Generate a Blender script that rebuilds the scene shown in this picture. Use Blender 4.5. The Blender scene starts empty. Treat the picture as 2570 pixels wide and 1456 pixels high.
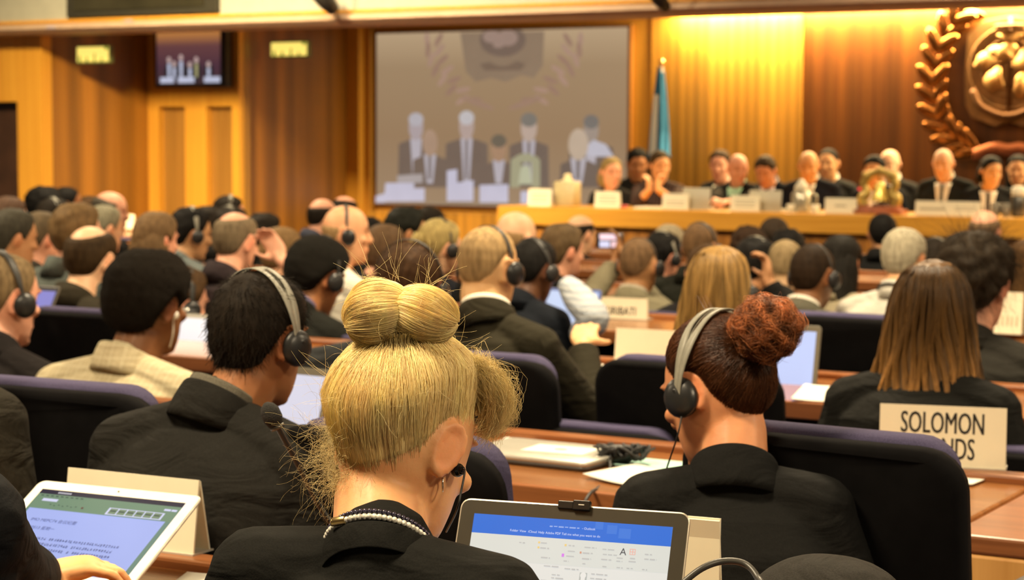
import bpy, math, random
import numpy as np
from mathutils import Vector, Matrix
rng = np.random.default_rng(7)
random.seed(7)
D = bpy.data
SC = bpy.context.scene
COL = SC.collection
PI = math.pi
# ------------------------------------------------------------------ camera
F = 5000.0
CW, CH = 2570.0, 1456.0
HC = 1.44
YAW = math.radians(30)
PITCH = math.atan(373 / F)
ROLL = 0.005
_r = np.array([math.cos(YAW), math.sin(YAW), 0.])
_fh = np.array([-math.sin(YAW), math.cos(YAW), 0.])
_f = _fh * math.cos(PITCH) + np.array([0, 0, -math.sin(PITCH)])
_u = np.cross(_r, _f)
CR = _r * math.cos(ROLL) + _u * math.sin(ROLL)
CU = -_r * math.sin(ROLL) + _u * math.cos(ROLL)
CF = _f
CAM = np.array([0., 0., HC])
camd = D.cameras.new('camera')
camd.sensor_width = 36
camd.lens = F / CW * 36
camd.clip_end = 200
cam = D.objects.new('camera', camd)
COL.objects.link(cam)
M = Matrix.Identity(4)
for i in range(3):
    M[i][0] = CR[i]; M[i][1] = CU[i]; M[i][2] = -CF[i]; M[i][3] = CAM[i]
cam.matrix_world = M
SC.camera = cam
camd.dof.use_dof = True
camd.dof.focus_distance = 2.42
camd.dof.aperture_fstop = 8.6

def ray(px, py):
    return CF + CR * ((px - CW / 2) / F) - CU * ((py - CH / 2) / F)
def at_s(px, py, s):            # a point at the depth where one metre spans s pixels
    return CAM + ray(px, py) * (F / s)
def on_y(px, py, Y):
    r = ray(px, py); return CAM + r * (Y / r[1])
def on_z(px, py, Z):
    r = ray(px, py); return CAM + r * ((Z - HC) / r[2])
def depth(p):
    return float(np.dot(np.asarray(p) - CAM, CF))

# ------------------------------------------------------------------ materials
def _nt(name):
    m = D.materials.new(name); m.use_nodes = True
    nt = m.node_tree; b = nt.nodes['Principled BSDF']
    return m, nt, b
def N(nt, t, **kw):
    n = nt.nodes.new(t)
    for k, v in kw.items():
        if k in n.inputs: n.inputs[k].default_value = v
        else: setattr(n, k, v)
    return n
def L(nt, a, b): nt.links.new(a, b)
def c4(c): return (c[0], c[1], c[2], 1)
def ramp(nt, fac, c0, c1, p0=.3, p1=.7):
    r = N(nt, 'ShaderNodeValToRGB')
    r.color_ramp.elements[0].position = p0; r.color_ramp.elements[0].color = c4(c0)
    r.color_ramp.elements[1].position = p1; r.color_ramp.elements[1].color = c4(c1)
    L(nt, fac, r.inputs['Fac']); return r
def coords(nt, scale=(1, 1, 1), rot=(0, 0, 0)):
    tc = N(nt, 'ShaderNodeTexCoord'); mp = N(nt, 'ShaderNodeMapping')
    mp.inputs['Scale'].default_value = scale; mp.inputs['Rotation'].default_value = rot
    L(nt, tc.outputs['Object'], mp.inputs['Vector']); return mp.outputs['Vector']
_mc = {}
def plain(name, col, rough=.6, metal=0., var=.12, ns=40., bump=0., spec=.5, emit=None, es=0., sheen=0.):
    key = (name, tuple(col), rough, metal, var, ns, bump, spec, emit, es, sheen)
    if key in _mc: return _mc[key]
    m, nt, b = _nt(name)
    v = coords(nt)
    no = N(nt, 'ShaderNodeTexNoise', Scale=ns, Detail=4.)
    L(nt, v, no.inputs['Vector'])
    lo = [x * (1 - var) for x in col]; hi = [min(1, x * (1 + var)) for x in col]
    r = ramp(nt, no.outputs['Fac'], lo, hi)
    L(nt, r.outputs['Color'], b.inputs['Base Color'])
    b.inputs['Roughness'].default_value = rough; b.inputs['Metallic'].default_value = metal
    b.inputs['Specular IOR Level'].default_value = spec
    if sheen: b.inputs['Sheen Weight'].default_value = sheen; b.inputs['Sheen Roughness'].default_value = .5
    if emit: b.inputs['Emission Color'].default_value = c4(emit); b.inputs['Emission Strength'].default_value = es
    if bump:
        bp = N(nt, 'ShaderNodeBump', Strength=bump, Distance=.004)
        L(nt, no.outputs['Fac'], bp.inputs['Height']); L(nt, bp.outputs['Normal'], b.inputs['Normal'])
    _mc[key] = m; return m
def glow(name, col, es=1.):
    key = ('glow', name, tuple(col), es)
    if key in _mc: return _mc[key]
    m, nt, b = _nt(name)
    b.inputs['Base Color'].default_value = c4([x * .15 for x in col])
    b.inputs['Emission Color'].default_value = c4(col); b.inputs['Emission Strength'].default_value = es
    b.inputs['Roughness'].default_value = .35
    v = coords(nt); no = N(nt, 'ShaderNodeTexNoise', Scale=6.)
    L(nt, v, no.inputs['Vector'])
    r = ramp(nt, no.outputs['Fac'], [x * .94 for x in col], col)
    L(nt, r.outputs['Color'], b.inputs['Emission Color'])
    _mc[key] = m; return m
def wood(name, c0, c1, rough=.42, slat=0., axis='Z', bump=.25, spec=.4, grain=1.):
    m, nt, b = _nt(name)
    sc = {'Z': (26, 26, .5), 'X': (.9, 30, 30), 'Y': (30, .9, 30)}[axis]
    v = coords(nt, tuple(x * grain for x in sc))
    no = N(nt, 'ShaderNodeTexNoise', Scale=1.6, Detail=6., Roughness=.6)
    L(nt, v, no.inputs['Vector'])
    r = ramp(nt, no.outputs['Fac'], c0, c1, .32, .68)
    out = r.outputs['Color']
    h = no.outputs['Fac']
    if slat:                      # narrow vertical reeding and broader veneer boards along the wall
        v2 = coords(nt, (1, 1, 1))
        w = N(nt, 'ShaderNodeTexWave', Scale=slat, Distortion=0.); w.bands_direction = 'X'
        L(nt, v2, w.inputs['Vector'])
        v3 = coords(nt, (4.2, 4.2, .02)); n3 = N(nt, 'ShaderNodeTexNoise', Scale=1., Detail=1.)
        L(nt, v3, n3.inputs['Vector'])
        mr = N(nt, 'ShaderNodeMapRange'); mr.inputs['From Min'].default_value = .3; mr.inputs['From Max'].default_value = .7
        mr.inputs['To Min'].default_value = .62; mr.inputs['To Max'].default_value = 1.12
        L(nt, n3.outputs['Fac'], mr.inputs['Value'])
        mr2 = N(nt, 'ShaderNodeMapRange'); mr2.inputs['To Min'].default_value = .72; mr2.inputs['To Max'].default_value = 1.
        L(nt, w.outputs['Fac'], mr2.inputs['Value'])
        mu = N(nt, 'ShaderNodeMath', operation='MULTIPLY'); L(nt, mr.outputs[0], mu.inputs[0]); L(nt, mr2.outputs[0], mu.inputs[1])
        mx = N(nt, 'ShaderNodeMix', data_type='RGBA', blend_type='MULTIPLY'); mx.inputs['Factor'].default_value = 1
        L(nt, out, mx.inputs['A']); L(nt, mu.outputs[0], mx.inputs['B']); out = mx.outputs['Result']
        h = w.outputs['Fac']
    L(nt, out, b.inputs['Base Color'])
    bp = N(nt, 'ShaderNodeBump', Strength=bump, Distance=.003)
    L(nt, h, bp.inputs['Height']); L(nt, bp.outputs['Normal'], b.inputs['Normal'])
    b.inputs['Roughness'].default_value = rough; b.inputs['Specular IOR Level'].default_value = spec
    return m
def fabric(name, col, rough=.85, check=None, fold=.5):
    if max(col) < .07: col = tuple(x * .62 for x in col)
    key = ('fab', name, tuple(col), rough, str(check), fold)
    if key in _mc: return _mc[key]
    m, nt, b = _nt(name)
    v = coords(nt)
    fine = N(nt, 'ShaderNodeTexNoise', Scale=420., Detail=2.); L(nt, v, fine.inputs['Vector'])
    v2 = coords(nt, (1, 1, 2.2), (.3, .5, .2))
    big = N(nt, 'ShaderNodeTexNoise', Scale=8., Detail=3., Distortion=.8); L(nt, v2, big.inputs['Vector'])
    r = ramp(nt, fine.outputs['Fac'], [x * .78 for x in col], [min(1, x * 1.2) for x in col])
    out = r.outputs['Color']
    if check:
        for k, (dirn, scale, lc, wd) in enumerate(check):
            w = N(nt, 'ShaderNodeTexWave', Scale=scale, Distortion=.15); w.bands_direction = dirn
            L(nt, v, w.inputs['Vector'])
            mr = N(nt, 'ShaderNodeMapRange'); mr.inputs['From Min'].default_value = wd; mr.inputs['From Max'].default_value = min(1, wd + .12)
            L(nt, w.outputs['Fac'], mr.inputs['Value'])
            mx = N(nt, 'ShaderNodeMix', data_type='RGBA'); L(nt, mr.outputs[0], mx.inputs['Factor'])
            L(nt, out, mx.inputs['A']); mx.inputs['B'].default_value = c4(lc); out = mx.outputs['Result']
    L(nt, out, b.inputs['Base Color'])
    b1 = N(nt, 'ShaderNodeBump', Strength=fold, Distance=.03); L(nt, big.outputs['Fac'], b1.inputs['Height'])
    b2 = N(nt, 'ShaderNodeBump', Strength=.25, Distance=.0015); L(nt, fine.outputs['Fac'], b2.inputs['Height'])
    L(nt, b1.outputs['Normal'], b2.inputs['Normal']); L(nt, b2.outputs['Normal'], b.inputs['Normal'])
    b.inputs['Roughness'].default_value = rough; b.inputs['Specular IOR Level'].default_value = .12
    _mc[key] = m; return m
def skin(name, col, near=False):
    key = ('skin', tuple(col), near)
    if key in _mc: return _mc[key]
    m, nt, b = _nt(name)
    v = coords(nt)
    no = N(nt, 'ShaderNodeTexNoise', Scale=28., Detail=4.); L(nt, v, no.inputs['Vector'])
    r = ramp(nt, no.outputs['Fac'], [col[0] * .93, col[1] * .84, col[2] * .8], [min(1, x * 1.06) for x in col])
    at = N(nt, 'ShaderNodeAttribute', attribute_name='tint')
    mx = N(nt, 'ShaderNodeMix', data_type='RGBA', blend_type='MULTIPLY'); mx.inputs['Factor'].default_value = 1
    L(nt, r.outputs['Color'], mx.inputs['A']); L(nt, at.outputs['Color'], mx.inputs['B'])
    L(nt, mx.outputs['Result'], b.inputs['Base Color'])
    b.inputs['Roughness'].default_value = .5; b.inputs['Specular IOR Level'].default_value = .35
    if near:
        b.inputs['Subsurface Weight'].default_value = .25
        b.inputs['Subsurface Radius'].default_value = (.012, .004, .0015); b.inputs['Subsurface Scale'].default_value = .6
        bp = N(nt, 'ShaderNodeBump', Strength=.12, Distance=.002)
        n2 = N(nt, 'ShaderNodeTexNoise', Scale=260., Detail=3.); L(nt, v, n2.inputs['Vector'])
        L(nt, n2.outputs['Fac'], bp.inputs['Height']); L(nt, bp.outputs['Normal'], b.inputs['Normal'])
    _mc[key] = m; return m
def hairmat(col, dark=.45, rough=.42, streak=90., spec=.10):
    key = ('hair', tuple(col), dark, rough, streak, spec)
    if key in _mc: return _mc[key]
    m, nt, b = _nt('hair')
    v = coords(nt, (streak, streak, streak * .12))
    no = N(nt, 'ShaderNodeTexNoise', Scale=1., Detail=3.); L(nt, v, no.inputs['Vector'])
    r = ramp(nt, no.outputs['Fac'], [x * dark for x in col], [min(1, x * 1.15) for x in col], .25, .75)
    at = N(nt, 'ShaderNodeAttribute', attribute_name='shade')
    mx = N(nt, 'ShaderNodeMix', data_type='RGBA', blend_type='MULTIPLY'); mx.inputs['Factor'].default_value = 1
    L(nt, r.outputs['Color'], mx.inputs['A']); L(nt, at.outputs['Color'], mx.inputs['B'])
    L(nt, mx.outputs['Result'], b.inputs['Base Color'])
    bp = N(nt, 'ShaderNodeBump', Strength=.5, Distance=.004)
    L(nt, no.outputs['Fac'], bp.inputs['Height']); L(nt, bp.outputs['Normal'], b.inputs['Normal'])
    b.inputs['Roughness'].default_value = rough; b.inputs['Specular IOR Level'].default_value = spec
    _mc[key] = m; return m

# ------------------------------------------------------------------ mesh building
class MB:
    """collects verts / faces (quads, tris, ngons) and links ONE mesh object"""
    def __init__(s): s.v = []; s.f = []; s.n = 0
    def add(s, v, f):
        v = np.asarray(v, float).reshape(-1, 3)
        s.v.append(v); s.f += [tuple(int(i) + s.n for i in q) for q in f]; s.n += len(v); return s
    def verts(s): return np.concatenate(s.v) if s.v else np.zeros((0, 3))
    def box(s, lo, hi, R=None, o=None, bev=0.):
        lo = np.array(lo, float); hi = np.array(hi, float)
        if bev:
            a = np.array([[x, y] for x, y in rrect(hi[0] - lo[0], hi[1] - lo[1], bev, 3)]) + (lo[:2] + hi[:2]) / 2
            e = min(bev, (hi[2] - lo[2]) * .3) * .5
            c = (lo[:2] + hi[:2]) / 2
            rings = []
            for z, k in ((lo[2], e), (lo[2] + e, 0), (hi[2] - e, 0), (hi[2], e)):
                q = c + (a - c) * (1 - k / np.maximum(.5 * (hi[:2] - lo[:2]), 1e-6))
                rings.append(np.c_[q, np.full(len(q), z)])
            return s.loft(rings, R=R, o=o)
        v = np.array([[x, y, z] for x in (lo[0], hi[0]) for y in (lo[1], hi[1]) for z in (lo[2], hi[2])])
        if R is not None: v = v @ np.asarray(R).T
        if o is not None: v = v + np.asarray(o)
        return s.add(v, [(0, 1, 3, 2), (4, 6, 7, 5), (0, 4, 5, 1), (2, 3, 7, 6), (0, 2, 6, 4), (1, 5, 7, 3)])
    def loft(s, rings, cap=True, closed=True, R=None, o=None):
        rings = np.asarray(rings, float); k, n = rings.shape[:2]
        v = rings.reshape(-1, 3)
        if R is not None: v = v @ np.asarray(R).T
        if o is not None: v = v + np.asarray(o)
        f = []
        m = n if closed else n - 1
        for i in range(k - 1):
            for j in range(m):
                a = i * n + j; b = i * n + (j + 1) % n
                f.append((a, b, b + n, a + n))
        if cap and closed:
            f.append(tuple(range(n - 1, -1, -1))); f.append(tuple(range((k - 1) * n, k * n)))
        return s.add(v, f)
    def tube(s, pts, r, n=8, cap=True):
        pts = np.asarray(pts, float)
        r = np.broadcast_to(np.asarray(r, float), (len(pts),))
        t = np.gradient(pts, axis=0); t /= np.linalg.norm(t, axis=1)[:, None] + 1e-12
        a = np.array([0, 0, 1.]) if abs(t[0][2]) < .9 else np.array([1., 0, 0])
        rings = []
        x = np.cross(t[0], a); x /= np.linalg.norm(x)
        ang = np.arange(n) * 2 * PI / n
        for p, q, rr in zip(pts, t, r):
            x = x - q * np.dot(x, q); x /= np.linalg.norm(x) + 1e-12
            y = np.cross(q, x)
            rings.append(p + rr * (np.cos(ang)[:, None] * x + np.sin(ang)[:, None] * y))
        return s.loft(rings, cap)
    def ell(s, c, r, R=None, n=14, m=9, e=1.):
        th = np.arange(n) * 2 * PI / n
        ph = np.linspace(-PI / 2 + .06, PI / 2 - .06, m)
        g = lambda w: np.sign(w) * np.abs(w) ** e
        rings = [np.c_[g(np.cos(p)) * g(np.cos(th)) * r[0], g(np.cos(p)) * g(np.sin(th)) * r[1], np.full(n, g(np.sin(p)) * r[2])] for p in ph]
        return s.loft(rings, R=R, o=c)
    def cap(s, p0, p1, r0, r1, n=12):
        p0 = np.asarray(p0, float); p1 = np.asarray(p1, float)
        d = p1 - p0; l = np.linalg.norm(d) + 1e-9; d = d / l
        pts = []; rr = []
        for a in (80, 50, 20): a = math.radians(a); pts.append(p0 - d * r0 * math.sin(a)); rr.append(r0 * math.cos(a))
        for t in (0, .33, .67, 1): pts.append(p0 + d * l * t); rr.append(r0 + (r1 - r0) * t)
        for a in (20, 50, 80): a = math.radians(a); pts.append(p1 + d * r1 * math.sin(a)); rr.append(r1 * math.cos(a))
        return s.tube(pts, rr, n)
    def grid(s, P):               # P: (k,n,3) open sheet
        return s.loft(P, cap=False, closed=False)
    def mesh(s, name, smooth=True):
        me = D.meshes.new(name)
        me.from_pydata(s.verts().tolist(), [], s.f); me.update()
        if smooth: me.polygons.foreach_set('use_smooth', [True] * len(me.polygons))
        return me
    def obj(s, name, mat, parent=None, smooth=True, origin=None, bevel=0., wn=False):
        if origin is not None:
            s.v = [v - np.asarray(origin) for v in s.v]
        o = D.objects.new(name, s.mesh(name, smooth)); COL.objects.link(o)
        if mat is not None: o.data.materials.append(mat)
        if parent is not None: o.parent = parent
        elif origin is not None: o.location = origin
        if bevel:
            bm = o.modifiers.new('bevel', 'BEVEL'); bm.width = bevel; bm.segments = 2; bm.limit_method = 'ANGLE'; bm.angle_limit = .7
        return o
def rrect(w, h, r, n=5):
    out = []
    for cx, cy, a0 in ((w / 2 - r, h / 2 - r, 0), (-w / 2 + r, h / 2 - r, 90), (-w / 2 + r, -h / 2 + r, 180), (w / 2 - r, -h / 2 + r, 270)):
        for k in range(n + 1):
            a = math.radians(a0 + 90 * k / n); out.append((cx + r * math.cos(a), cy + r * math.sin(a)))
    return out
def tag(o, label=None, cat=None, group=None, kind=None):
    if label: o['label'] = label
    if cat: o['category'] = cat
    if group: o['group'] = group
    if kind: o['kind'] = kind
    return o
def empty(name, loc, label, cat, group=None, rz=0):
    o = D.objects.new(name, None); COL.objects.link(o); o.empty_display_size = .1
    o.location = loc; o.rotation_euler = (0, 0, rz)
    return tag(o, label, cat, group)
def dup(root, label, loc=None, rz=None, group=None):
    r = root.copy(); COL.objects.link(r)
    if loc is not None: r.location = loc
    if rz is not None: r.rotation_euler = (0, 0, rz)
    r['label'] = label
    if group: r['group'] = group
    for ch in list(root.children):
        c = ch.copy(); COL.objects.link(c); c.parent = r
        for g in ch.children:
            d = g.copy(); COL.objects.link(d); d.parent = c
    return r
def struct(o): o['kind'] = 'structure'; return o
def Rz(a): c, s = math.cos(a), math.sin(a); return np.array([[c, -s, 0], [s, c, 0], [0, 0, 1.]])
def Rx(a): c, s = math.cos(a), math.sin(a); return np.array([[1., 0, 0], [0, c, -s], [0, s, c]])
def Ry(a): c, s = math.cos(a), math.sin(a); return np.array([[c, 0, s], [0, 1., 0], [-s, 0, c]])
def sstep(x, a, b):
    t = np.clip((x - a) / (b - a), 0, 1); return t * t * (3 - 2 * t)
def text_mesh(txt, size, name, mat, parent, R, o, xs=1., align='CENTER', bold=0.):
    cu = D.curves.new('txt', 'FONT'); cu.body = txt; cu.size = size; cu.align_x = align; cu.align_y = 'CENTER'
    cu.offset = bold; cu.resolution_u = 3
    ob = D.objects.new('txt', cu); COL.objects.link(ob)
    dg = bpy.context.evaluated_depsgraph_get()
    me = D.meshes.new_from_object(ob.evaluated_get(dg))
    D.objects.remove(ob); D.curves.remove(cu)
    T = Matrix.Identity(4)
    R = np.asarray(R)
    for i in range(3):
        for j in range(3): T[i][j] = R[i][j] * (xs if j == 0 else 1)
        T[i][3] = o[i]
    me.transform(T)
    ob = D.objects.new(name, me); COL.objects.link(ob); me.materials.clear(); me.materials.append(mat)
    if parent is not None: ob.parent = parent
    return ob
def remesh(mb, name, vox, smooth=4, factor=.5):
    me = mb.mesh('tmp'); ob = D.objects.new('tmp', me); COL.objects.link(ob)
    r = ob.modifiers.new('r', 'REMESH'); r.mode = 'VOXEL'; r.voxel_size = vox; r.use_smooth_shade = True
    if smooth:
        q = ob.modifiers.new('s', 'SMOOTH'); q.factor = factor; q.iterations = smooth
    dg = bpy.context.evaluated_depsgraph_get()
    out = D.meshes.new_from_object(ob.evaluated_get(dg))
    out.name = name
    D.objects.remove(ob); D.meshes.remove(me)
    return out
def mverts(me):
    a = np.empty(len(me.vertices) * 3); me.vertices.foreach_get('co', a); return a.reshape(-1, 3)
def set_attr(me, name, col):
    at = me.attributes.new(name, 'FLOAT_COLOR', 'POINT')
    at.data.foreach_set('color', np.c_[col, np.ones(len(col))].astype(np.float32).ravel())
def strand_arrays(paths, r0, r1, shade):
    """paths (n,k,3) -> thin three sided tubes; shade (n,k) brightness"""
    n, k = paths.shape[:2]
    t = np.gradient(paths, axis=1); t /= np.linalg.norm(t, axis=2)[..., None] + 1e-9
    ref = np.array([.31, .77, .55]); x = np.cross(t, ref); x /= np.linalg.norm(x, axis=2)[..., None] + 1e-9
    y = np.cross(t, x)
    rad = np.linspace(1, 0, k)[None, :, None] * (r0 - r1) + r1
    V = np.stack([paths + rad * (math.cos(a) * x + math.sin(a) * y) for a in (0, 2.094, 4.189)], axis=2)  # n,k,3,3
    base = (np.arange(n)[:, None, None] * k + np.arange(k - 1)[None, :, None]) * 3 + np.arange(3)[None, None, :]
    nxt = (np.arange(n)[:, None, None] * k + np.arange(k - 1)[None, :, None]) * 3 + ((np.arange(3) + 1) % 3)[None, None, :]
    Q = np.stack([base, nxt, nxt + 3, base + 3], axis=-1).reshape(-1, 4)
    sh = np.repeat(shade.reshape(n, k, 1), 3, axis=2).reshape(-1)
    return V.reshape(-1, 3), Q, sh
def mesh_np(name, V, Q, shade=None, extra=None):
    """quads only; extra = MB merged in with shade 1*extra_shade"""
    me = D.meshes.new(name)
    nv = len(V); V2 = V; loops = Q.ravel(); starts = np.arange(len(Q)) * 4; tot = np.full(len(Q), 4)
    sh = shade if shade is not None else np.ones(nv)
    if extra is not None:
        mb, es = extra
        ev = mb.verts(); V2 = np.r_[V, ev]
        el = []; est = []; et = []; c = len(loops)
        for f in mb.f:
            est.append(c); et.append(len(f)); el += [i + nv for i in f]; c += len(f)
        loops = np.r_[loops, np.array(el, int)]; starts = np.r_[starts, np.array(est, int)]; tot = np.r_[tot, np.array(et, int)]
        sh = np.r_[sh, np.broadcast_to(es, (len(ev),))]
    me.vertices.add(len(V2)); me.vertices.foreach_set('co', V2.astype(np.float32).ravel())
    me.loops.add(len(loops)); me.loops.foreach_set('vertex_index', loops.astype(np.int32))
    me.polygons.add(len(starts)); me.polygons.foreach_set('loop_start', starts.astype(np.int32))
    try: me.polygons.foreach_set('loop_total', tot.astype(np.int32))
    except Exception: pass
    me.update(calc_edges=True); me.validate()
    me.polygons.foreach_set('use_smooth', np.ones(len(me.polygons), bool))
    set_attr(me, 'shade', np.repeat(sh[:, None], 3, axis=1))
    return me
def mobj(name, me, mat, parent=None):
    o = D.objects.new(name, me); COL.objects.link(o)
    me.materials.clear(); me.materials.append(mat)
    if parent is not None: o.parent = parent
    return o
# ------------------------------------------------------------------ people
HT = np.array([  # z, half width, front y, back y of a head, metres, centre between the ears
    (-.126, .012, .066, .045), (-.121, .028, .076, .012), (-.110, .043, .084, -.022), (-.092, .056, .088, -.045),
    (-.066, .065, .0905, -.062), (-.04, .0705, .0915, -.080), (-.01, .0745, .092, -.094), (.02, .0762, .0945, -.100),
    (.05, .0735, .091, -.097), (.078, .064, .079, -.085), (.098, .049, .06, -.066), (.11, .031, .036, -.044), (.1165, .012, .012, -.022)])
def head_at(z, th):
    """point of the bare head at height z and azimuth th (0 front, +x at +90 deg)"""
    w = np.interp(z, HT[:, 0], HT[:, 1]); f = np.interp(z, HT[:, 0], HT[:, 2]); b = np.interp(z, HT[:, 0], HT[:, 3])
    yc = (f + b) / 2; ry = (f - b) / 2
    return np.stack([w * np.sin(th), yc + ry * np.cos(th), z * np.ones_like(th)], -1)
ZS = np.concatenate([np.linspace(-.126, -.1, 6), np.linspace(-.09, .09, 22), np.linspace(.096, .1165, 8)])
def head_rings(n=40):
    th = np.arange(n) * 2 * PI / n
    return np.stack([head_at(np.full(n, z), th)[:, :] for z in ZS])
def head_normal(P):
    z = P[..., 2]
    w = np.interp(z, HT[:, 0], HT[:, 1]); f = np.interp(z, HT[:, 0], HT[:, 2]); b = np.interp(z, HT[:, 0], HT[:, 3])
    yc = (f + b) / 2; ry = (f - b) / 2
    c = np.clip(z, 0, None)
    n = np.stack([P[..., 0] / w ** 2, (P[..., 1] - yc) / ry ** 2, c / .117 ** 2 * 1.0 + .0 * z], -1)
    return n / (np.linalg.norm(n, axis=-1)[..., None] + 1e-9)
HL_T = np.radians([0, 25, 45, 62, 78, 92, 108, 130, 155, 180])
HL_Z = np.array([.078, .076, .062, .03, -.012, .018, -.012, -.052, -.074, -.08])
def hairline(th, up=0.):
    a = np.abs((np.asarray(th) + PI) % (2 * PI) - PI)
    return np.interp(a, HL_T, HL_Z) + up
def hair_thick(P, th, st):
    """thickness of a hair style over the head surface; negative where there is skin"""
    z = P[..., 2]; a = np.abs((th + PI) % (2 * PI) - PI)
    t = st.get('t', .012)
    hl = hairline(th, st.get('up', 0.))
    m = sstep(z, hl - .006, hl + st.get('fade', .022))
    tt = t * (1 + st.get('top', .3) * sstep(z, .03, .11))
    if 'back' in st: tt = tt * (1 + st['back'] * sstep(a, 1.6, 2.8) * sstep(-z, -.09, -.01))
    if st.get('bald'):
        c = np.array(st.get('bc', (0, .02, .11))); d = np.linalg.norm((P - c) * np.array([1, .72, 1.]), axis=-1)
        m = m * sstep(d, st['bald'], st['bald'] + .03)
    out = -.006 + (tt + .006) * m
    return out
def curl_noise(P, sc, amp):
    q = P * sc
    return amp * (np.sin(q[..., 0] * 1.3 + 2.1 * np.sin(q[..., 1])) + np.sin(q[..., 1] * 1.7 + 1.7 * np.sin(q[..., 2] * 1.1)) + np.sin(q[..., 2] * 1.5 + 2.3 * np.sin(q[..., 0])))
def hair_cap(st, n=64):
    th = np.arange(n) * 2 * PI / n
    zs = np.concatenate([np.linspace(-.1, .085, 26), np.linspace(.09, .1165, 8)])
    P = np.stack([head_at(np.full(n, z), th) for z in zs]); TH = np.broadcast_to(th, P.shape[:2])
    T = hair_thick(P, TH, st)
    if st.get('curl'): T = T + curl_noise(P, st.get('cf', 160.), st['curl']) * (T > 0)
    nn = head_normal(P)
    lift = sstep(P[..., 2], .06, .115)[..., None]
    nn = nn * (1 - lift) + lift * np.array([0, -.0, 1.]) * .6 + lift * nn * .4
    return P + nn * T[..., None]
def ik(S, H, a, b, pole):
    d = H - S; l = np.linalg.norm(d); l2 = min(l, (a + b) * .995); u = d / l; H = S + u * l2
    x = (a * a - b * b + l2 * l2) / (2 * l2); h = math.sqrt(max(a * a - x * x, 1e-6))
    p = pole - u * np.dot(pole, u); p /= np.linalg.norm(p) + 1e-9
    return S + u * x + p * h, H
def hand(mb, W, fwd, pn, side, sc=1., curl=.5, spread=.12, thin=1.):
    """a palm, four unequal fingers with two bends and a thumb off its side. W wrist, fwd fingers' way, pn palm normal (out of the palm)"""
    fwd = fwd / np.linalg.norm(fwd); pn = pn - fwd * np.dot(pn, fwd); pn /= np.linalg.norm(pn); lat = np.cross(fwd, pn) * side
    mb.cap(W, W + fwd * .02 * sc, .024 * sc, .024 * sc, 10)
    R = np.stack([lat, fwd, pn], 1)
    mb.ell(W + fwd * .05 * sc, (.041 * sc, .05 * sc, .016 * sc), R, 14, 9, .8)
    for k, (ln, off) in enumerate(((.072, -.03), (.081, -.0105), (.076, .0095), (.06, .028))):
        b = W + (fwd * (.088 - abs(off + .01) * .25) + lat * off) * sc
        d = fwd + lat * off * spread * 28 * .25
        c = 0.
        r = .0088 * sc * thin
        for j, q in enumerate((.45, .31, .24)):
            c += curl * (.55, .9, .6)[j]
            dd = d * math.cos(c) + pn * math.sin(c); dd /= np.linalg.norm(dd)
            e = b + dd * ln * q * sc
            mb.cap(b, e, r, r * .93, 8); b = e; r *= .92
    b = W + (fwd * .025 - lat * .03) * sc
    d = fwd * .62 - lat * .62 + pn * (.35 + curl * .35)
    for ln, r, k in ((.04, .0115, 0), (.03, .0095, .5)):
        dd = d + (fwd * .8 + pn * curl * .6) * k; dd /= np.linalg.norm(dd)
        e = b + dd * ln * sc; mb.cap(b, e, r * sc, r * sc * .9, 8); b = e
TOR = [(-.06, .13, .08, .09), (0., .172, .11, .12), (.2, .158, .112, .108), (.45, .162, .115, .108), (.65, .178, .118, .115), (.8, .180, .102, .112), (.9, .135, .072, .09), (.965, .082, .056, .068), (1.0, .06, .05, .056)]
def torso_rings(Pv, Nk, R, wd, infl=0., n=28, top=1.0, fem=0.):
    th = np.arange(n) * 2 * PI / n
    rings = []
    for t, w, f, b in TOR:
        if t > top: break
        k = 1 + fem * (-.1 if .1 < t < .4 else .0)
        w = w * wd * k + infl; f = f * (1 + fem * .12 * (.4 < t < .8)) + infl; b = b + infl
        c = Pv + (Nk - Pv) * t
        yc = (f - b) / 2; ry = (f + b) / 2
        g = lambda q: np.sign(q) * np.abs(q) ** .85
        rings.append(c + np.c_[w * g(np.sin(th)), yc + ry * g(np.cos(th)), np.zeros(n)] @ R.T)
    return np.stack(rings)
def chest_y(t, x, wd, infl):
    w = np.interp(t, [q[0] for q in TOR], [q[1] for q in TOR]) * wd + infl
    f = np.interp(t, [q[0] for q in TOR], [q[2] for q in TOR]) + infl
    b = np.interp(t, [q[0] for q in TOR], [q[3] for q in TOR]) + infl
    q = np.clip(np.abs(x) / w, 0, .98) ** (1 / .85)
    return (f - b) / 2 + (f + b) / 2 * (np.sqrt(1 - q * q)) ** .85
SKINS = {'fair': (.74, .42, .25), 'pink': (.78, .41, .27), 'tan': (.55, .29, .14), 'brown': (.27, .115, .045), 'dark': (.10, .042, .018), 'light': (.82, .52, .32)}
PEOPLE = {}
HERO = {}
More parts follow.
